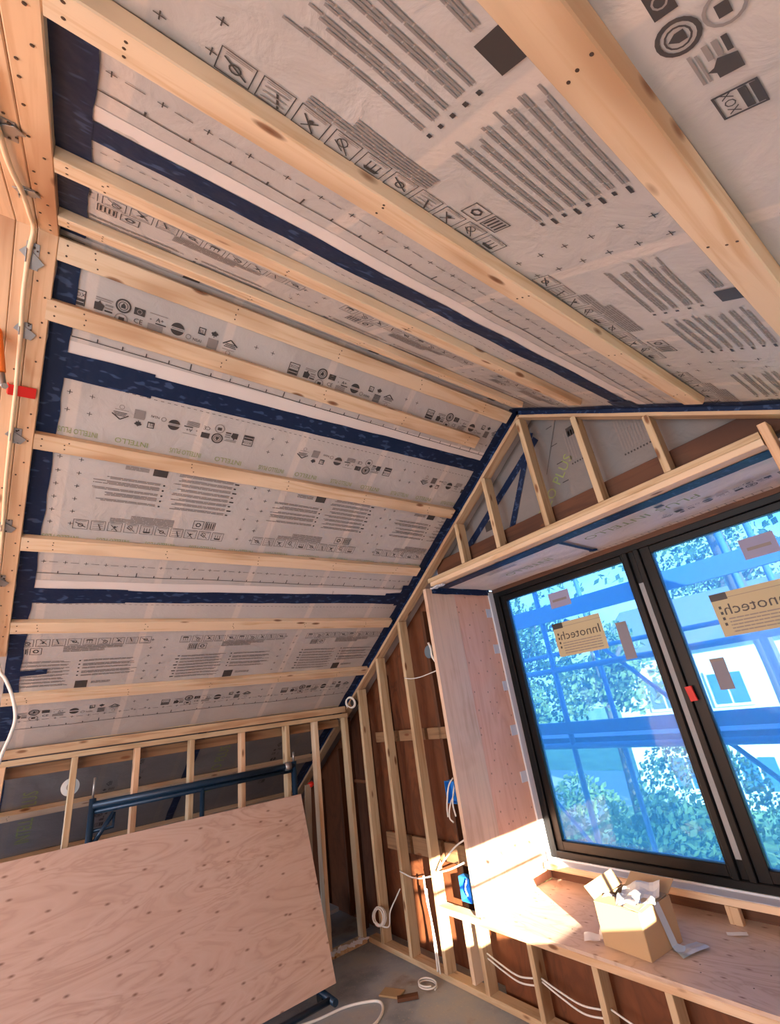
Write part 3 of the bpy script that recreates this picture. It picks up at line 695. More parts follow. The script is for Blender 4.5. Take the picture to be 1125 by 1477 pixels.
# soffit film
sf = MB(); nx, ny = 80, 24
for i in range(nx+1):
    for j in range(ny+1):
        x = JX+(2.6)*i/nx; y = GY+.09+(WY+.02-GY-.09)*j/ny
        sf.v.append(V((x, y, .925-.012*abs(noise.noise(V((x*2.5, y*5, 1)))))))
for i in range(nx):
    for j in range(ny): a = i*(ny+1)+j; sf.face((a, a+1, a+ny+2, a+ny+1), 0, True)
sf.box(JX-.03, -.34, GY+.09, WY+.1, .93, .945)
sf.build('soffit_membrane', MEML, gable)
dn = V((0, 0, -1))
b = MB(); rib(b, (JX+.05, 2.815, .908), (-.42, 2.815, .908), .125, dn, .005); b.build('soffit_tape', TAPE, gable)
b = MB(); rib(b, (JX+.01, 2.72, .902), (JX+.01, 3.46, .902), .07, V((1, 0, 0)), .006); b.build('soffit_tape', TAPE, gable)
b = MB(); rib(b, (-1.72, 2.84, .909), (-1.765, 3.36, .909), .035, dn, .003); b.disc((-1.765, 3.37, .912), dn, .032, .004, 12); b.build('soffit_tape', TAPE, gable)
b = MB()
for i in range(7): b.box(JX+.03+i*.022, JX+.05+i*.022, 2.675+rnd.uniform(0, .02), 2.70+rnd.uniform(.01, .05), .898+rnd.uniform(0, .006), .910)
b.build('foil_scraps', WHITE, gable)
ik = Ink(); fs = lambda x, o: V((x, o, .9085))
def fso(x0, y0): return lambda x, o: V((x0-x, y0+o, .9085))
ik.text(2, 'INTELLO', 0, 0, .085, fso(-2.0, 3.12), 1.0); ik.text(2, 'INTELLO', 0, 0, .085, fso(-1.15, 2.98), 1.0); ik.text(2, 'PLUS', 0, 0, .085, fso(-.85, 2.98), 1.0)
icons(ik, fso(-.45, 3.2), 0, 0)
for i in range(26): ik.q(0, (0, .004, 0, .05), fso(-1.85+i*.05, 3.40))
ik.q(0, (0, 1.3, 0, .004), fso(-.6, 3.40)); ik.q(0, (0, .05, 0, .05), fso(-1.03, 2.92))
for i in range(4): textline(ik, 1, 0, .3, .012*i, .007, fso(-2.2, 2.94))
ik.build(gable)

bench = empty('window_seat', (-1.6, GY, FL)); tag(bench, 'built-in plywood window seat on short studs under the window', 'bench')
b = MB(); b.box(JX, -.36, GY-.005, WY+.06, -1.387, -1.37); b.build('seat_panel', PLYB, bench)
B('seat_rim', (-3.40, GY+.035, -1.406), (-.36, GY+.035, -1.406), (0, 1, 0), .089, .038, WOOD, bench)
for x in (-3.02, -2.575, -2.125, -1.725, -1.32, -.9): B('stud', (x, SY, FL+.038), (x, SY, -1.425), (0, 1, 0), .089, .038, STUD, bench)
B('stud', (-3.18, SY+.03, FL+.038), (-3.18, SY+.03, -1.425), (0, 1, 0), .089, .038, WOOD, bench)
B('sill_board', (JX+.02, 3.43, -1.268), (-.38, 3.43, -1.268), (0, 1, 0), .089, .038, WOOD, bench)
b = MB(); b.box(JX+.02, -.38, 3.392, 3.487, -1.2485, -1.2465); b.build('sill_flashing', WHITE, bench)
for x in (-2.41, -1.64, -.85): B('sill_block', (x, 3.40, -1.37), (x, 3.40, -1.287), (0, 1, 0), .04, .07, PLATE, bench)
b = MB(); b.box(JX, -.36, 3.48, 3.50, -1.37, -1.29); b.build('back_board', DARKW, bench)
b = MB()
for x0, y0, x1, y1 in ((-1.55, 2.95, -1.50, 3.1),): b.box(x0, x1, y0, y1, -1.37, -1.368)
nbn = MB()
for i in range(26): nbn.disc((rnd.uniform(-2.9, -.6), rnd.uniform(2.72, 3.4), -1.371), (0, 0, 1), .004, .0015, 6)
tag(nbn.build('nail_heads', NAIL, bench), None, None, None, 'stuff')

# window
win = empty('window_1', (-1.6, WY, -1.24)); tag(win, 'large black framed two-pane window with blue filmed glass', None, None, 'structure')
def wbar(nm, x0, x1, z0, z1, y0, y1, m=BLACK, par_=win):
    b = MB(); cx, cz = (x0+x1)/2, (z0+z1)/2
    if abs(x1-x0) > abs(z1-z0): b.beam((x0, (y0+y1)/2, cz), (x1, (y0+y1)/2, cz), (0, 1, 0), y1-y0, z1-z0, ch=.004)
    else: b.beam((cx, (y0+y1)/2, z0), (cx, (y0+y1)/2, z1), (0, 1, 0), y1-y0, x1-x0, ch=.004)
    return b.build(nm, m, par_)
ZB, ZT = -1.24, .885
wbar('frame', -2.955, -2.885, ZB, ZT, WY, WY+.09); wbar('frame', -.43, -.36, ZB, ZT, WY, WY+.09)
wbar('frame', -2.885, -.43, ZT-.045, ZT, WY, WY+.09); wbar('frame', -2.885, -.43, ZB, ZB+.05, WY, WY+.09)
wbar('mullion', -1.635, -1.595, ZB+.05, ZT-.045, WY+.0, WY+.09)
wbar('mullion', -1.545, -1.505, ZB+.05, ZT-.045, WY+.0, WY+.09)
b = MB(); b.box(-1.595, -1.545, WY+.03, WY+.05, ZB+.05, ZT-.045); b.build('mullion', BLACK, win)
b = MB(); b.beam((-1.57, WY+.025, -1.09), (-1.57, WY+.025, .60), (1, 0, 0), .036, .008, ch=.002); tag(b.build('seal_strip', GASK, win), 'pale grey strip down the mullion')
def sash(x0, x1, wl=.075, wr=.075):
    wbar('sash', x0, x0+wl, ZB+.05, ZT-.045, WY+.022, WY+.08); wbar('sash', x1-wr, x1, ZB+.05, ZT-.045, WY+.022, WY+.08)
    wbar('sash', x0+wl, x1-wr, ZT-.045-.05, ZT-.045, WY+.022, WY+.08); wbar('sash', x0+wl, x1-wr, ZB+.05, ZB+.05+.065, WY+.022, WY+.08)
    b = MB(); b.box(x0+wl-.01, x1-wr+.01, WY+.05, WY+.056, ZB+.10, ZT-.085); b.build('pane', GLASS, win)
b = MB(); b.box(JX, -.36, WY+.01, WY+.10, ZT, .93); b.build('head_filler', DARKW, win)
sash(-2.885, -1.635, .064, .022); sash(-1.505, -.43)
b = MB(); b.box(-2.962, -2.945, WY-.06, WY+.0, ZB-.02, ZT+.01); b.box(-2.945, -.38, WY-.012, WY-.002, ZB-.035, ZB+.004)
tag(b.build('flashing_strip', WHITE, win), 'white foil strip around the frame')
for y, z in ((3.410, .70), (3.41, .372), (3.425, .052), (3.405, -.307), (3.405, -.66)):
    b = MB(); b.box(JX-.003, JX+.001, y-.04, 3.45, z-.04, z+.04); b.build('flashing_tab', WHITE, win)
b = MB(); b.beam((-1.485, WY-.004, -.215), (-1.495, WY-.004, -.125), (1, 0, 0), .045, .014); b.build('red_clip', RED, win)
STICK = mat('tan_label', srgb(188, 176, 142), .7); STICKP = mat('lilac_label', srgb(150, 150, 180), .7); STICKG = mat('grey_label', srgb(130, 128, 140), .7)
def flipf(xr, y, z): return lambda x, o: V((xr-x, y, z+o))
def label_big(x0, x1, z0, z1):
    b = MB(); b.box(x0, x1, WY+.046, WY+.0475, z0, z1); L = tag(b.build('window_label', STICK, win), 'tan maker label seen from its back')
    ik = Ink(); f = flipf(x1, WY+.0450, z0)   # printed on the outer side, so it reads mirrored from the room
    W = x1-x0
    ik.text(0, 'Innotech', W*.04, .130, .068, f, 1.12)
    for i in range(5): textline(ik, 1, W*.08, W*.86, .10-.02*i, .007, f)
    ik.q(0, (W-.10, W, .225, .27), f)
    for i in range(4): ik.q(0, (W-.045, W-.03, .17-.035*i, .188-.035*i), f)
    ik.line(1, (0, .235), (W-.10, .235), .003, f)
    b2 = MB()
    for m in (0, 1):
        kk = len(b2.v); b2.v += ik.b[m].v
        for fc in ik.b[m].f: b2.face(tuple(kk+i for i in fc), m)
    b2.build('lettering', [INK, INKG], L)
label_big(-2.42, -1.975, .205, .475); label_big(-1.19, -.745, .135, .405)
for x0, x1, z0, z1, m in ((-2.38, -2.18, .60, .73, STICKP), (-.91, -.72, .56, .69, STICKP), (-1.87, -1.785, .10, .37, STICKG), (-1.33, -1.245, -.17, .02, STICKG)):
    b = MB(); b.box(x0, x1, WY+.046, WY+.0475, z0, z1); o = b.build('window_label', m, win)
    b = MB(); b.box(x0, x1-.01, WY+.0445, WY+.0455, z1-.02, z1) if m is STICKG else b.box(x0+.03, x1-.03, WY+.0445, WY+.0455, z0+.05, z0+.07); b.build('lettering', INKG, o)

# ------------------------------------------------------------------ things in the room
# plywood sheet leaning on the cart
Pb = V((-3.865, 2.02, -1.722)); Pt = V((-4.27, 2.02, -.572)); u = V((.073, -.997, .020)).normalized(); up = (Pt-Pb).normalized(); up = (up-u*u.dot(up)).normalized(); nn = u.cross(up)
if nn.x > 0: nn = -nn
Wm = Matrix(((u.x, up.x, nn.x, Pb.x), (u.y, up.y, nn.y, Pb.y), (u.z, up.z, nn.z, Pb.z), (0, 0, 0, 1)))
b = MB(); b.beam((0, .61, .009), (2.44, .61, .009), (0, 1, 0), 1.22, .018, ch=.001)
sheet = link('plywood_sheet', b.mesh('plywood_sheet', PLY), None, Wm)
tag(sheet, 'large pinkish plywood sheet leaning against the blue steel cart', 'plywood')
# steel cart
cart = empty('sheet_cart', (-4.33, 1.2, FL)); tag(cart, 'dark blue steel panel cart behind the leaning plywood sheet', 'cart')
CXX = -4.335
def tb(nm, pts, r, m=CART, par_=cart, seg=12): b = MB(); b.tube(pts, r, seg); return b.build(nm, m, par_)
tb('post', [(CXX, .46, FL+.13), (CXX, .46, -.30)], .022); tb('post', [(CXX, 1.99, FL+.13), (CXX, 1.99, -.315)], .024); tb('post', [(CXX, 1.205, FL+.13), (CXX, 1.205, -.37)], .018)
tb('top_rail', [(CXX, .46, -.345), (CXX, 1.99, -.345)], .026); tb('top_rail', [(CXX, .46, -.385), (CXX, 1.99, -.385)], .016)
tb('brace', [(CXX, .47, -.60), (CXX, .60, -.41)], .016); tb('brace', [(CXX, .47, -.50), (CXX, .60, -.50), (CXX, .60, -.41)], .012)
tb('pin', [(CXX, .46, -.30), (CXX, .46, -.17)], .008, STEEL); tb('pin', [(CXX, 1.99, -.315), (CXX, 1.99, -.24)], .010, STEEL)
tb('collar', [(CXX, 1.90, -.345), (CXX, 1.955, -.345)], .036, STEEL)
tb('base_rail', [(CXX, .3, -1.68), (CXX, 2.1, -1.68)], .02)
for y in (.46, 1.93):
    tb('base_foot', [(CXX, y, -1.755), (-3.72, y, -1.755)], .022)
    for x in (CXX+.03, -3.80 if y < 1 else -3.93):
        b = MB(); b.disc((x, y-.016, FL+.042), (0, 1, 0), .042, .032, 18); c = b.build('caster', RUBBER, cart)
        tb('fork', [(x, y, FL+.05), (x, y, -1.76)], .012, STEEL, c, 8)
tb('base_foot', [(-3.78, .46, -1.755), (-3.78, 1.93, -1.755)], .02)
# grey plank behind the sheet, small unidentified red item, pale board behind wall
o = board('grey_plank', (-4.50, 2.145, FL), (-4.42, 2.155, -.53), (0, 1, 0), .06, .02, GREYW); tag(o, 'weathered grey plank standing beside the plywood sheet', 'plank')
b = MB(); b.tube([(-4.43, 2.17, -.545), (-4.43, 2.21, -.53)], .024, 10); tag(b.build('red_item', RED, None, (-4.43, 2.19, -.54)), 'small round red marker beside the stud in the dark corner', 'item')
b = MB(); b.beam((-5.0, 2.05, -1.66), (-5.0, 2.56, -1.62), (1, 0, 0), .5, .03); tag(b.build('foam_board', mat('pale_grey_board', srgb(150, 152, 156), .8), None, (-5.0, 2.3, -1.79)), 'pale grey board lying behind the corner of the left stud wall', 'board')
o = board('wood_offcut', (-5.0, 2.1, -1.735), (-4.98, 2.5, -1.72), (1, 0, 0), .4, .10, GREYW); tag(o, 'weathered wood block under the pale board behind the stud wall', 'wood block')
b = MB(); rr = random.Random(5)
for i in range(26):
    y = 2.26+.36*i/25; x = -4.43+rr.uniform(-.02, .015)
    b.beam((x, y, FL+.05), (x+rr.uniform(-.01, .02), y+.03, FL+.045+rr.uniform(-.006, .012)), (0, 0, 1), rr.uniform(.01, .03), .004, ch=.0005)
tag(b.build('insulation_debris', WHITE, None, (-4.43, 2.3, FL)), 'torn white debris along the foot of the corner studs', 'debris', None, 'stuff')
# round silver disc behind the left studs
t = empty('round_vent_cover', (-4.60, .335, -.215)); tag(t, 'round silver cover behind the first stud of the left wall', 'vent cover')
b = MB(); b.disc((-4.60, .335, -.215), (1, -.1, .12), .058, .008, 28); b.build('plate', mat('bright_tin', srgb(206, 218, 224), .35, .3), t)
b = MB(); b.disc((-4.592, .334, -.214), (1, -.1, .12), .024, .012, 18); b.build('hub', STEEL, t)

# electrical bits on the gable wall
def coil(name, c, nrm, r, turns, wire, label, lead=None, m=CABLE):
    c = V(c); nrm = V(nrm).normalized(); a = nrm.orthogonal().normalized(); d = nrm.cross(a); P = []; rr = random.Random(len(label))
    for i in range(turns*16+1):
        th = 2*math.pi*i/16; q = r*(1+.10*math.sin(th*.37)+.05*math.sin(th*.9))
        P.append(c+a*q*math.cos(th)+d*q*math.sin(th)+nrm*(.008*i/16+.004*math.sin(th*.7)))
    if lead: P += smooth_path([P[-1]]+[V(p) for p in lead], 6)[1:]
    b = MB(); b.tube(P, wire, 7); return tag(b.build(name, m, None, c), label, 'cable coil')
coil('cable_coil', (-4.20, 2.655, -1.60), (.35, -1, .25), .058, 5, .0055, 'white cable coil hanging low on the corner gable stud', [(-4.12, 2.67, -1.66), (-4.08, 2.68, -1.55), (-3.99, 2.70, -1.44), (-3.93, 2.70, -1.38)])
coil('cable_coil', (-4.265, 2.60, .11), (.4, -1, -.3), .05, 3, .005, 'small white cable coil at the top corner where knee wall meets roof')
b = MB(); b.disc((-4.27, 2.645, .105), (.4, -1, -.3), .040, .02, 14); tag(b.build('coil_core', RUBBER, None, (-4.27, 2.64, .1)), 'dark round grommet inside the small cable coil at the top corner', 'core')  # dark disc filling the middle of the small coil
def ebox(x, y, z, label, wires):
    t = empty('junction_box', (x, y, z)); tag(t, label, 'electrical box')
    b = MB(); w, h, d = .055, .10, .06
    b.box(x-w, x+w, y+d-.004, y+d, z-h, z+h*.0+.05); b.box(x-w, x-w+.004, y, y+d, z-h, z+.05); b.box(x+w-.004, x+w, y, y+d, z-h, z+.05); b.box(x-w, x+w, y, y+d, z+.046, z+.05); b.box(x-w, x+w, y, y+d, z-h, z-h+.004)
    b.build('box', BLUEBOX, t)
    for P in wires: b = MB(); b.tube(smooth_path(P), .006, 7); b.build('wire', CABLE, t)
ebox(-3.105, 2.70, -.62, 'upper blue plastic electrical box with loose white wires left of the bay jamb', [[(-3.07, 2.72, -.55), (-3.09, 2.68, -.60), (-3.12, 2.66, -.72), (-3.13, 2.66, -.80)], [(-3.09, 2.72, -.66), (-3.09, 2.66, -.73), (-3.10, 2.65, -.80), (-3.07, 2.655, -.83)], [(-3.06, 2.72, -.58), (-3.05, 2.66, -.70), (-3.04, 2.66, -.79)]])
ebox(-3.13, 2.715, -1.235, 'lower blue plastic electrical box just above the window seat', [[(-3.12, 2.74, -1.20), (-3.12, 2.71, -1.25), (-3.13, 2.73, -1.30)]])
t = empty('round_junction_box', (-3.09, 2.72, .40)); tag(t, 'round grey electrical box behind the top of the bay jamb', 'electrical box')
b = MB(); b.disc((-3.10, 2.755, .40), (0, -1, 0), .052, .055, 20); b.build('body', mat('blue_grey_plastic', srgb(96, 112, 124), .5), t)
b = MB(); b.tube(smooth_path([(-3.07, 2.69, .47), (-3.045, 2.685, .42), (-3.045, 2.685, .36), (-3.02, 2.69, .31)]), .010, 8); b.build('cable', CABLE, t)
cable('thin_wire', [(-3.43, 2.664, .232), (-3.33, 2.655, .215), (-3.2, 2.655, .212), (-2.998, 2.665, .235)], .004, CABLE, 'thin wire sagging between stud and bay jamb near the round electrical box', 'wire')
cable('white_cable', [(-3.845, 2.66, -1.235), (-3.70, 2.655, -1.25), (-3.58, 2.658, -1.245), (-3.45, 2.663, -1.215)], .005, CABLE, 'white cable bridging the second and third gable studs')
cable('white_cable', [(-3.43, 2.663, -1.18), (-3.34, 2.655, -1.17), (-3.2, 2.655, -1.135), (-3.08, 2.70, -1.09)], .006, CABLE, 'white cable going level from the sunlit stud to the bay jamb')
cable('white_cable', [(-3.34, 2.655, -1.16), (-3.25, 2.65, -1.09), (-3.10, 2.655, -.985), (-3.0, 2.70, -.93)], .006, CABLE, 'white cable rising diagonally across the sunlit bay')
cable('white_cable', [(-3.53, 2.66, -1.22), (-3.525, 2.655, -1.35), (-3.50, 2.655, -1.50), (-3.50, 2.655, -1.70), (-3.51, 2.66, -1.79)], .007, CABLE, 'white cable hanging straight down to the bottom plate, left of the sunlit stud')
cable('white_cable', [(-3.515, 2.66, -1.30), (-3.50, 2.650, -1.42), (-3.475, 2.648, -1.60), (-3.47, 2.65, -1.79)], .006, CABLE, 'thinner white cable beside the one hanging to the bottom plate')
b = MB(); P = []
for i in range(30):
    th = i*.42; P.append(V((-3.49+.075*math.cos(th), 2.54+.055*math.sin(th), FL+.006+.003*i*.3)))
b.tube(smooth_path(P, 2), .005, 7); tag(b.build('cable_coil', CABLE, None, P[0]), 'loose white cable loops lying on the floor by the bottom plate', 'cable coil')
cable('floor_cable', [(-3.90, 1.55, FL+.009), (-3.80, 1.80, FL+.009), (-3.76, 2.02, FL+.009), (-3.68, 2.16, FL+.009), (-3.61, 2.21, FL+.009), (-3.52, 2.17, FL+.009), (-3.45, 2.08, FL+.009), (-3.42, 1.97, FL+.009)], .0085, CABLE, 'white cable curving over the floor at the bottom of the picture')
for k, (x0, x1, z0, z1, z2) in enumerate(((-3.0, -2.595, -1.585, -1.655, -1.61), (-3.0, -2.595, -1.61, -1.685, -1.645), (-2.555, -2.145, -1.60, -1.665, -1.625), (-2.555, -2.145, -1.615, -1.70, -1.66), (-2.105, -1.745, -1.61, -1.67, -1.63), (-1.705, -1.34, -1.62, -1.68, -1.64))):
    where = ('first', 'first', 'second', 'second', 'third', 'fourth')[k]
    cable('bay_cable', [(x0, 2.705, z0), ((x0*2+x1)/3, 2.695, (z0+z1)/2+.01), ((x0+2*x1)/3, 2.695, z1+.025), (x1, 2.705, z2)], .005, CABLE, '%s white cable through the %s bay under the window seat from the left' % ('upper' if k in (0, 2, 4, 5) else 'lower', where))
# scraps
b = MB(); b.beam((-3.70, 2.29, FL+.008), (-3.56, 2.36, FL+.008), (1, -1, 0), .10, .012); tag(b.build('plywood_scrap', mat('tan_scrap', srgb(160, 132, 96), .8), None, (-3.63, 2.33, FL)), 'flat tan plywood scrap on the floor near the floor cable', 'wood scrap')
o = board('wood_offcut', (-3.53, 2.30, FL+.012), (-3.45, 2.42, FL+.012), (1, 0, 0), .05, .02, DARKW); tag(o, 'small brown wood offcut beside the tan scrap on the floor', 'wood scrap')

# cardboard box on the seat
BZ = -1.369
t = empty('cardboard_box', (-1.95, 2.93, BZ)); tag(t, 'open tan cardboard box with crumpled paper on the window seat', 'box')
A0, A1, A2 = V((-2.105, 2.785, BZ)), V((-1.825, 2.76, BZ)), V((-1.795, 3.05, BZ)); A3 = A0+(A2-A1); H = .205
def wallq(b, p, q, h0, h1, th=.004, mi=0):
    d = (q-p).normalized(); n = V((-d.y, d.x, 0)); b.beam(p.lerp(q, .5)+V((0, 0, h0)), p.lerp(q, .5)+V((0, 0, h1)), d, (q-p).length, th, mi, ch=.001)
b = MB()
for p, q in ((A0, A1), (A1, A2), (A2, A3), (A3, A0)): wallq(b, p, q, 0, H)
b.quad(A0+V((0, 0, .003)), A1+V((0, 0, .003)), A2+V((0, 0, .003)), A3+V((0, 0, .003)))
b.build('body', CARD, t)
def flap(p, q, dirv, L, nm='flap'):
    b = MB(); p, q = p+V((0, 0, H)), q+V((0, 0, H)); d = V(dirv).normalized(); c = p.lerp(q, .5); e = (q-p).normalized()
    b.beam(c, c+d*L, e, (q-p).length*.96, .004, ch=.001); b.build(nm, CARD, t)
flap(A3, A0, (-.55, .0, .6), .085); flap(A2, A3, (.05, .8, .42), .10); flap(A0, A1, (0, .75, .05), .09); flap(A1, A2, (-.85, 0, .12), .10)
b = MB(); e1 = V((0, -1, 0)); xx = V((.0015, 0, 0))
q = [A1.lerp(A2, .45)+V((.004, 0, H)), A1.lerp(A2, .62)+V((.004, 0, H)), A1.lerp(A2, .80)+V((.008, 0, .01)), A1.lerp(A2, .62)+V((.008, 0, .01))]
b.quad(q[0], q[1], q[2], q[3]); b.quad(q[1], q[0], q[0]+V((-.07, 0, .006)), q[1]+V((-.07, 0, .006))); b.quad(q[3], q[2], q[2]+V((.10, .0, -.009)), q[3]+V((.08, -.06, -.009)))
tag(b.build('packing_tape', mat('clear_packing_tape', srgb(196, 210, 220), .15), t), 'shiny strip of packing tape peeling from the box')
def crumple(name, c, sx, sy, label, seed, m=PAPER, tilt=(0, 0, 0), amp=.03, cat='paper'):
    b = MB(); n = 10; R = Matrix.Rotation(tilt[2], 3, 'Z') @ Matrix.Rotation(tilt[0], 3, 'X') @ Matrix.Rotation(tilt[1], 3, 'Y')
    for i in range(n+1):
        for j in range(n+1):
            p = V(((i/n-.5)*sx, (j/n-.5)*sy, 0)); p.z = amp*noise.noise(V((p.x*14+seed, p.y*14, seed))); b.v.append(V(c)+R @ p)
    for i in range(n):
        for j in range(n): a = i*(n+1)+j; b.face((a, a+n+1, a+n+2, a+1))
    return tag(b.build(name, m, None, c), label, cat)
crumple('crumpled_paper', (-1.90, 2.92, BZ+H+.022), .22, .25, 'white crumpled paper bulging from the top of the cardboard box', 1.3, tilt=(.12, -.1, .3), amp=.04)
crumple('crumpled_paper', (-2.03, 2.86, BZ+H-.01), .10, .12, 'smaller white paper at the front left of the box opening', 5.1, amp=.03, tilt=(.1, .2, 0))
crumple('grey_cloth', (-1.985, 2.95, BZ+H-.006), .07, .22, 'dark grey cloth strip poking out of the cardboard box', 8.4, GREYFAB, (.1, .2, -.5), .03, 'cloth')
crumple('foil_pouch', (-2.05, 2.99, BZ+H-.03), .09, .09, 'shiny foil pouch inside the cardboard box under the raised flap', 3.4, FOIL, (.2, .3, 0), .04, 'pouch')
crumple('paper_scrap', (-2.19, 2.80, BZ+.012), .09, .06, 'torn white paper scrap on the seat left of the box', 2.2, tilt=(0, 0, .5), amp=.02)
crumple('paper_scrap', (-2.15, 2.86, BZ+.025), .07, .07, 'pale scrap propped against the left side of the box', 6.2, tilt=(.5, -.3, .2), amp=.02)
crumple('paper_scrap', (-1.72, 2.98, BZ+.008), .09, .16, 'crinkled clear wrap lying right of the box', 4.2, mat('grey_wrap', srgb(180, 182, 186), .3), tilt=(0, 0, -.4), amp=.012, cat='wrap')
crumple('paper_scrap', (-1.60, 3.27, BZ+.004), .10, .04, 'pale paper slip on the seat near the sill block', 9.2, tilt=(0, 0, .5), amp=.006)

# ------------------------------------------------------------------ outdoors
GZ = -4.7
def leafmat(name, c1, c2):
    m = mat(name, c1, .8); N, Lk, b = nodes(m); oi = N.new('ShaderNodeTexCoord'); n = N.new('ShaderNodeTexNoise'); n.inputs['Scale'].default_value = 1.2
    Lk.new(oi.outputs['Object'], n.inputs[0]); r = ramp(N, [(.4, c1), (.6, c2)]); Lk.new(n.outputs[0], r.inputs[0]); Lk.new(r.outputs[0], b.inputs['Base Color'])
    if 'leaves' in name:
        t = N.new('ShaderNodeBsdfTranslucent'); Lk.new(r.outputs[0], t.inputs[0]); x = N.new('ShaderNodeMixShader'); x.inputs[0].default_value = .45
        Lk.new(b.outputs[0], x.inputs[1]); Lk.new(t.outputs[0], x.inputs[2]); Lk.new(x.outputs[0], N['Material Output'].inputs[0])
    return m
LAWN = leafmat('lawn', srgb(110, 140, 70), srgb(150, 165, 90)); LEAF = leafmat('leaves', srgb(96, 122, 62), srgb(140, 154, 84)); LEAFD = leafmat('dark_leaves', srgb(56, 86, 48), srgb(96, 120, 66))
BARK = mat('bark', srgb(90, 74, 60), .9); HOUSE = mat('white_siding', srgb(236, 234, 228), .7); PAVE = mat('pale_paving', srgb(176, 172, 164), .8)
b = MB(); b.box(-60, 40, 3.9, 80, GZ-.2, GZ); tag(b.build('ground', LAWN), 'lawn outside the window', None, None, 'structure')
b = MB(); b.box(-26, -11.9, 7, 26, GZ, GZ+.03); tag(b.build('driveway', PAVE), 'pale paved driveway below the window', None, None, 'structure')
house = empty('neighbour_house', (-5, 22, GZ)); tag(house, 'white sided neighbour house beyond the scaffold', 'house')
b = MB(); b.box(-11.5, 4, 20, 27, GZ, .7); b.build('wall', HOUSE, house)
b = MB(); b.v += [V(p) for p in ((-12, 19.5, .6), (4.5, 19.5, .6), (4.5, 27.5, .6), (-12, 27.5, .6), (-12, 23.5, 2.9), (4.5, 23.5, 2.9))]
for q in ((0, 1, 5, 4), (2, 3, 4, 5), (0, 4, 3), (1, 2, 5), (0, 3, 2, 1)): b.face(q)
b.build('roof', mat('grey_shingle', srgb(120, 118, 120), .8), house)
HG = mat('house_glass', srgb(70, 110, 150), .15); TR = mat('white_trim', srgb(245, 245, 245), .6)
for x in (-9.5, -7.2, -4.9, -1.5):
    for z in (-.9, -3.6):
        b = MB(); b.box(x-.65, x+.65, 19.93, 20.0, z-.6, z+.6); o = b.build('window', TR, house)
        for dx in (-.29, .29): b = MB(); b.box(x+dx-.24, x+dx+.24, 19.9, 19.94, z-.5, z+.5); b.build('pane', HG, o)
def tree(x, y, r, zc, seed, label, m=LEAF, n=1500, leaf=.22):
    n = int(n*2.8); leaf *= .58
    rr = random.Random(seed); t = empty('tree', (x, y, GZ)); tag(t, label, 'tree', 'trees beyond the scaffold')
    b = MB(); b.tube([(x, y, GZ), (x+.1, y, (GZ+zc)/2), (x, y, zc)], .16, 8)
    for i in range(5):
        a = rr.uniform(0, 6.28); b.tube([(x, y, zc-r*.6), (x+math.cos(a)*r*.4, y+math.sin(a)*r*.4, zc), (x+math.cos(a)*r*.8, y+math.sin(a)*r*.8, zc+r*.4)], .05, 6)
    b.build('trunk', BARK, t); b = MB()
    lumps = [(V((rr.uniform(-1, 1), rr.uniform(-1, 1), rr.uniform(-.8, .9))), rr.uniform(.35, .6)) for _ in range(9)]
    for i in range(n):
        lc, lr = rr.choice(lumps); d = V((rr.gauss(0, 1), rr.gauss(0, 1), rr.gauss(0, 1))).normalized()*lr*rr.uniform(.7, 1)
        p = V((x, y, zc))+(lc*.6+d)*r; a = V((rr.gauss(0, 1), rr.gauss(0, 1), rr.gauss(0, 1))).normalized(); c = a.orthogonal().normalized(); e_ = a.cross(c)
        s = leaf*rr.uniform(.6, 1.3); b.quad(p-c*s, p-e_*s*.6, p+c*s, p+e_*s*.6)
    tag(b.build('crown', m, t), None, None, None, 'stuff')
tree(-13.5, 13.5, 2.6, .6, 1, 'broad yellow-green tree at the left side of the left pane', LEAF)
tree(-10.2, 17, 1.8, .2, 2, 'small light green tree behind the middle scaffold ledger', LEAF, 1000)
tree(-3.2, 11, 3.2, 4.3, 3, 'tall tree whose branches hang over the right pane', LEAFD, 1200, .16)
tree(-9.5, 31, 3.4, 4.2, 4, 'pale tree rising behind the neighbour house', LEAFD, 1100)
tree(-20, 24, 5, 1.5, 5, 'large dark tree far behind at the left', LEAFD, 1600, .3)
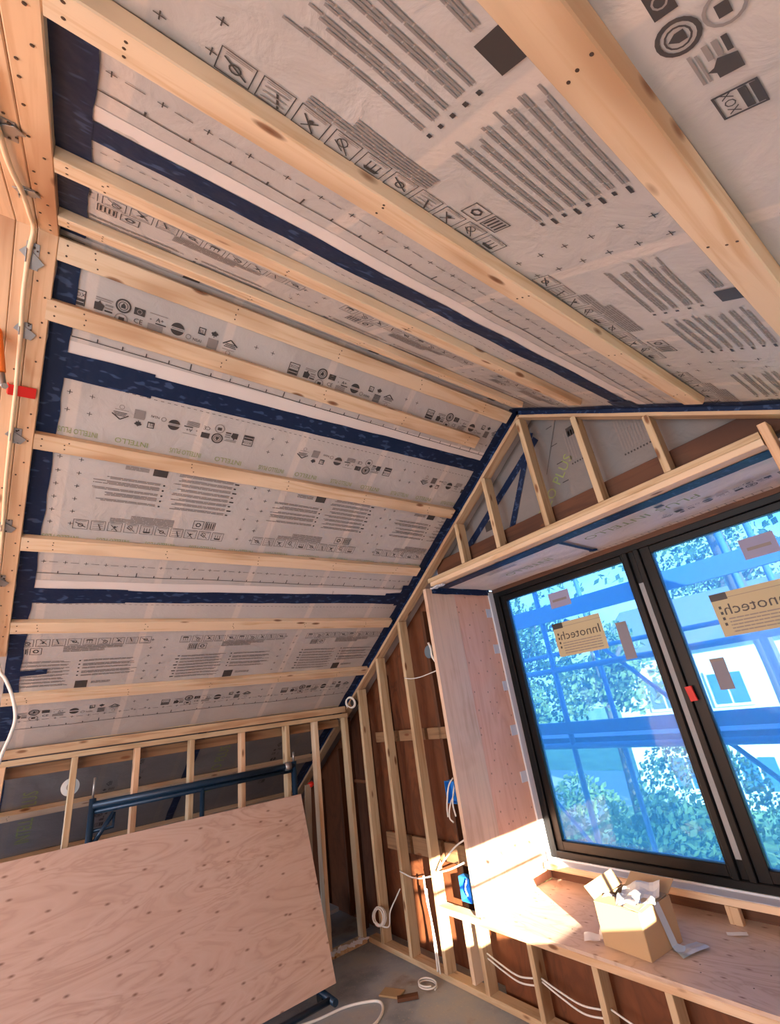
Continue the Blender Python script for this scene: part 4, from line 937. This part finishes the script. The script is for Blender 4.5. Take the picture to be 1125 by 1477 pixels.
for i, (x, y, r, h) in enumerate(((-10.4, 12.4, 1.2, 1.2), (-7.9, 11.0, 1.3, 2.7), (-5.3, 10.0, 1.3, 2.6), (-2.7, 9.2, 1.25, 2.5), (-7.2, 15.4, 2.0, 3.1), (-3.2, 14.4, 2.0, 3.0))):
    rr = random.Random(40+i); b = MB()
    for k in range(2400):
        d = V((rr.gauss(0, 1), rr.gauss(0, 1), abs(rr.gauss(0, 1)))).normalized()*rr.uniform(.8, 1); p = V((x, y, GZ))+V((d.x*r, d.y*r, d.z*h))
        a = V((rr.gauss(0, 1), rr.gauss(0, 1), rr.gauss(0, 1))).normalized(); c = a.orthogonal().normalized(); e_ = a.cross(c); s = .085*rr.uniform(.6, 1.2)
        b.quad(p-c*s, p-e_*s*.6, p+c*s, p+e_*s*.6)
    tag(b.build('garden_shrub', LEAF if i % 2 else LEAFD, None, (x, y, GZ)), ('rounded green garden shrub, %s of those below the window' % ('leftmost', 'second from left', 'second from right', 'rightmost', 'farther left', 'farther right')[i]), 'shrub', 'garden shrubs')
sc = empty('scaffold', (-2.6, 4.7, GZ)); tag(sc, 'blue-grey scaffold with ledgers, braces and a deck outside the window', 'scaffold')
for x in (-4.9, -3.15, -1.25, .7):
    for y in (4.45, 5.35): tb('standard', [(x, y, GZ), (x, y, 2.6)], .028, SCAFB, sc, 10)
def plank(nm, x0, x1, y0, y1, z0, z1): b = MB(); b.beam((x0, (y0+y1)/2, (z0+z1)/2), (x1, (y0+y1)/2, (z0+z1)/2), (0, 1, 0), y1-y0, z1-z0); b.build(nm, SCAFB, sc)
plank('guard_board', -6, 2, 4.42, 4.46, .63, .80)
tb('ledger', [(-6, 4.45, .13), (2, 4.45, .15)], .028, SCAFB, sc, 10); tb('ledger', [(-6, 5.35, .35), (2, 5.35, .35)], .025, SCAFB, sc, 10)
plank('toe_board', -6, 2, 4.42, 4.46, -.47, -.36)
for k in range(4): plank('deck_plank', -6, 2, 4.48+.21*k, 4.68+.21*k, -.56, -.51)
tb('ledger', [(-6, 4.45, -.58), (2, 4.45, -.58)], .028, SCAFB, sc, 10)
tb('brace', [(-2.9, 4.5, .62), (-1.2, 4.5, -1.2)], .02, SCAFB, sc, 10); tb('brace', [(-1.3, 5.3, 1.6), (.6, 5.3, .2)], .02, SCAFB, sc, 10); tb('brace', [(-4.8, 5.3, -.6), (-3.2, 5.3, -2.4)], .02, SCAFB, sc, 10)
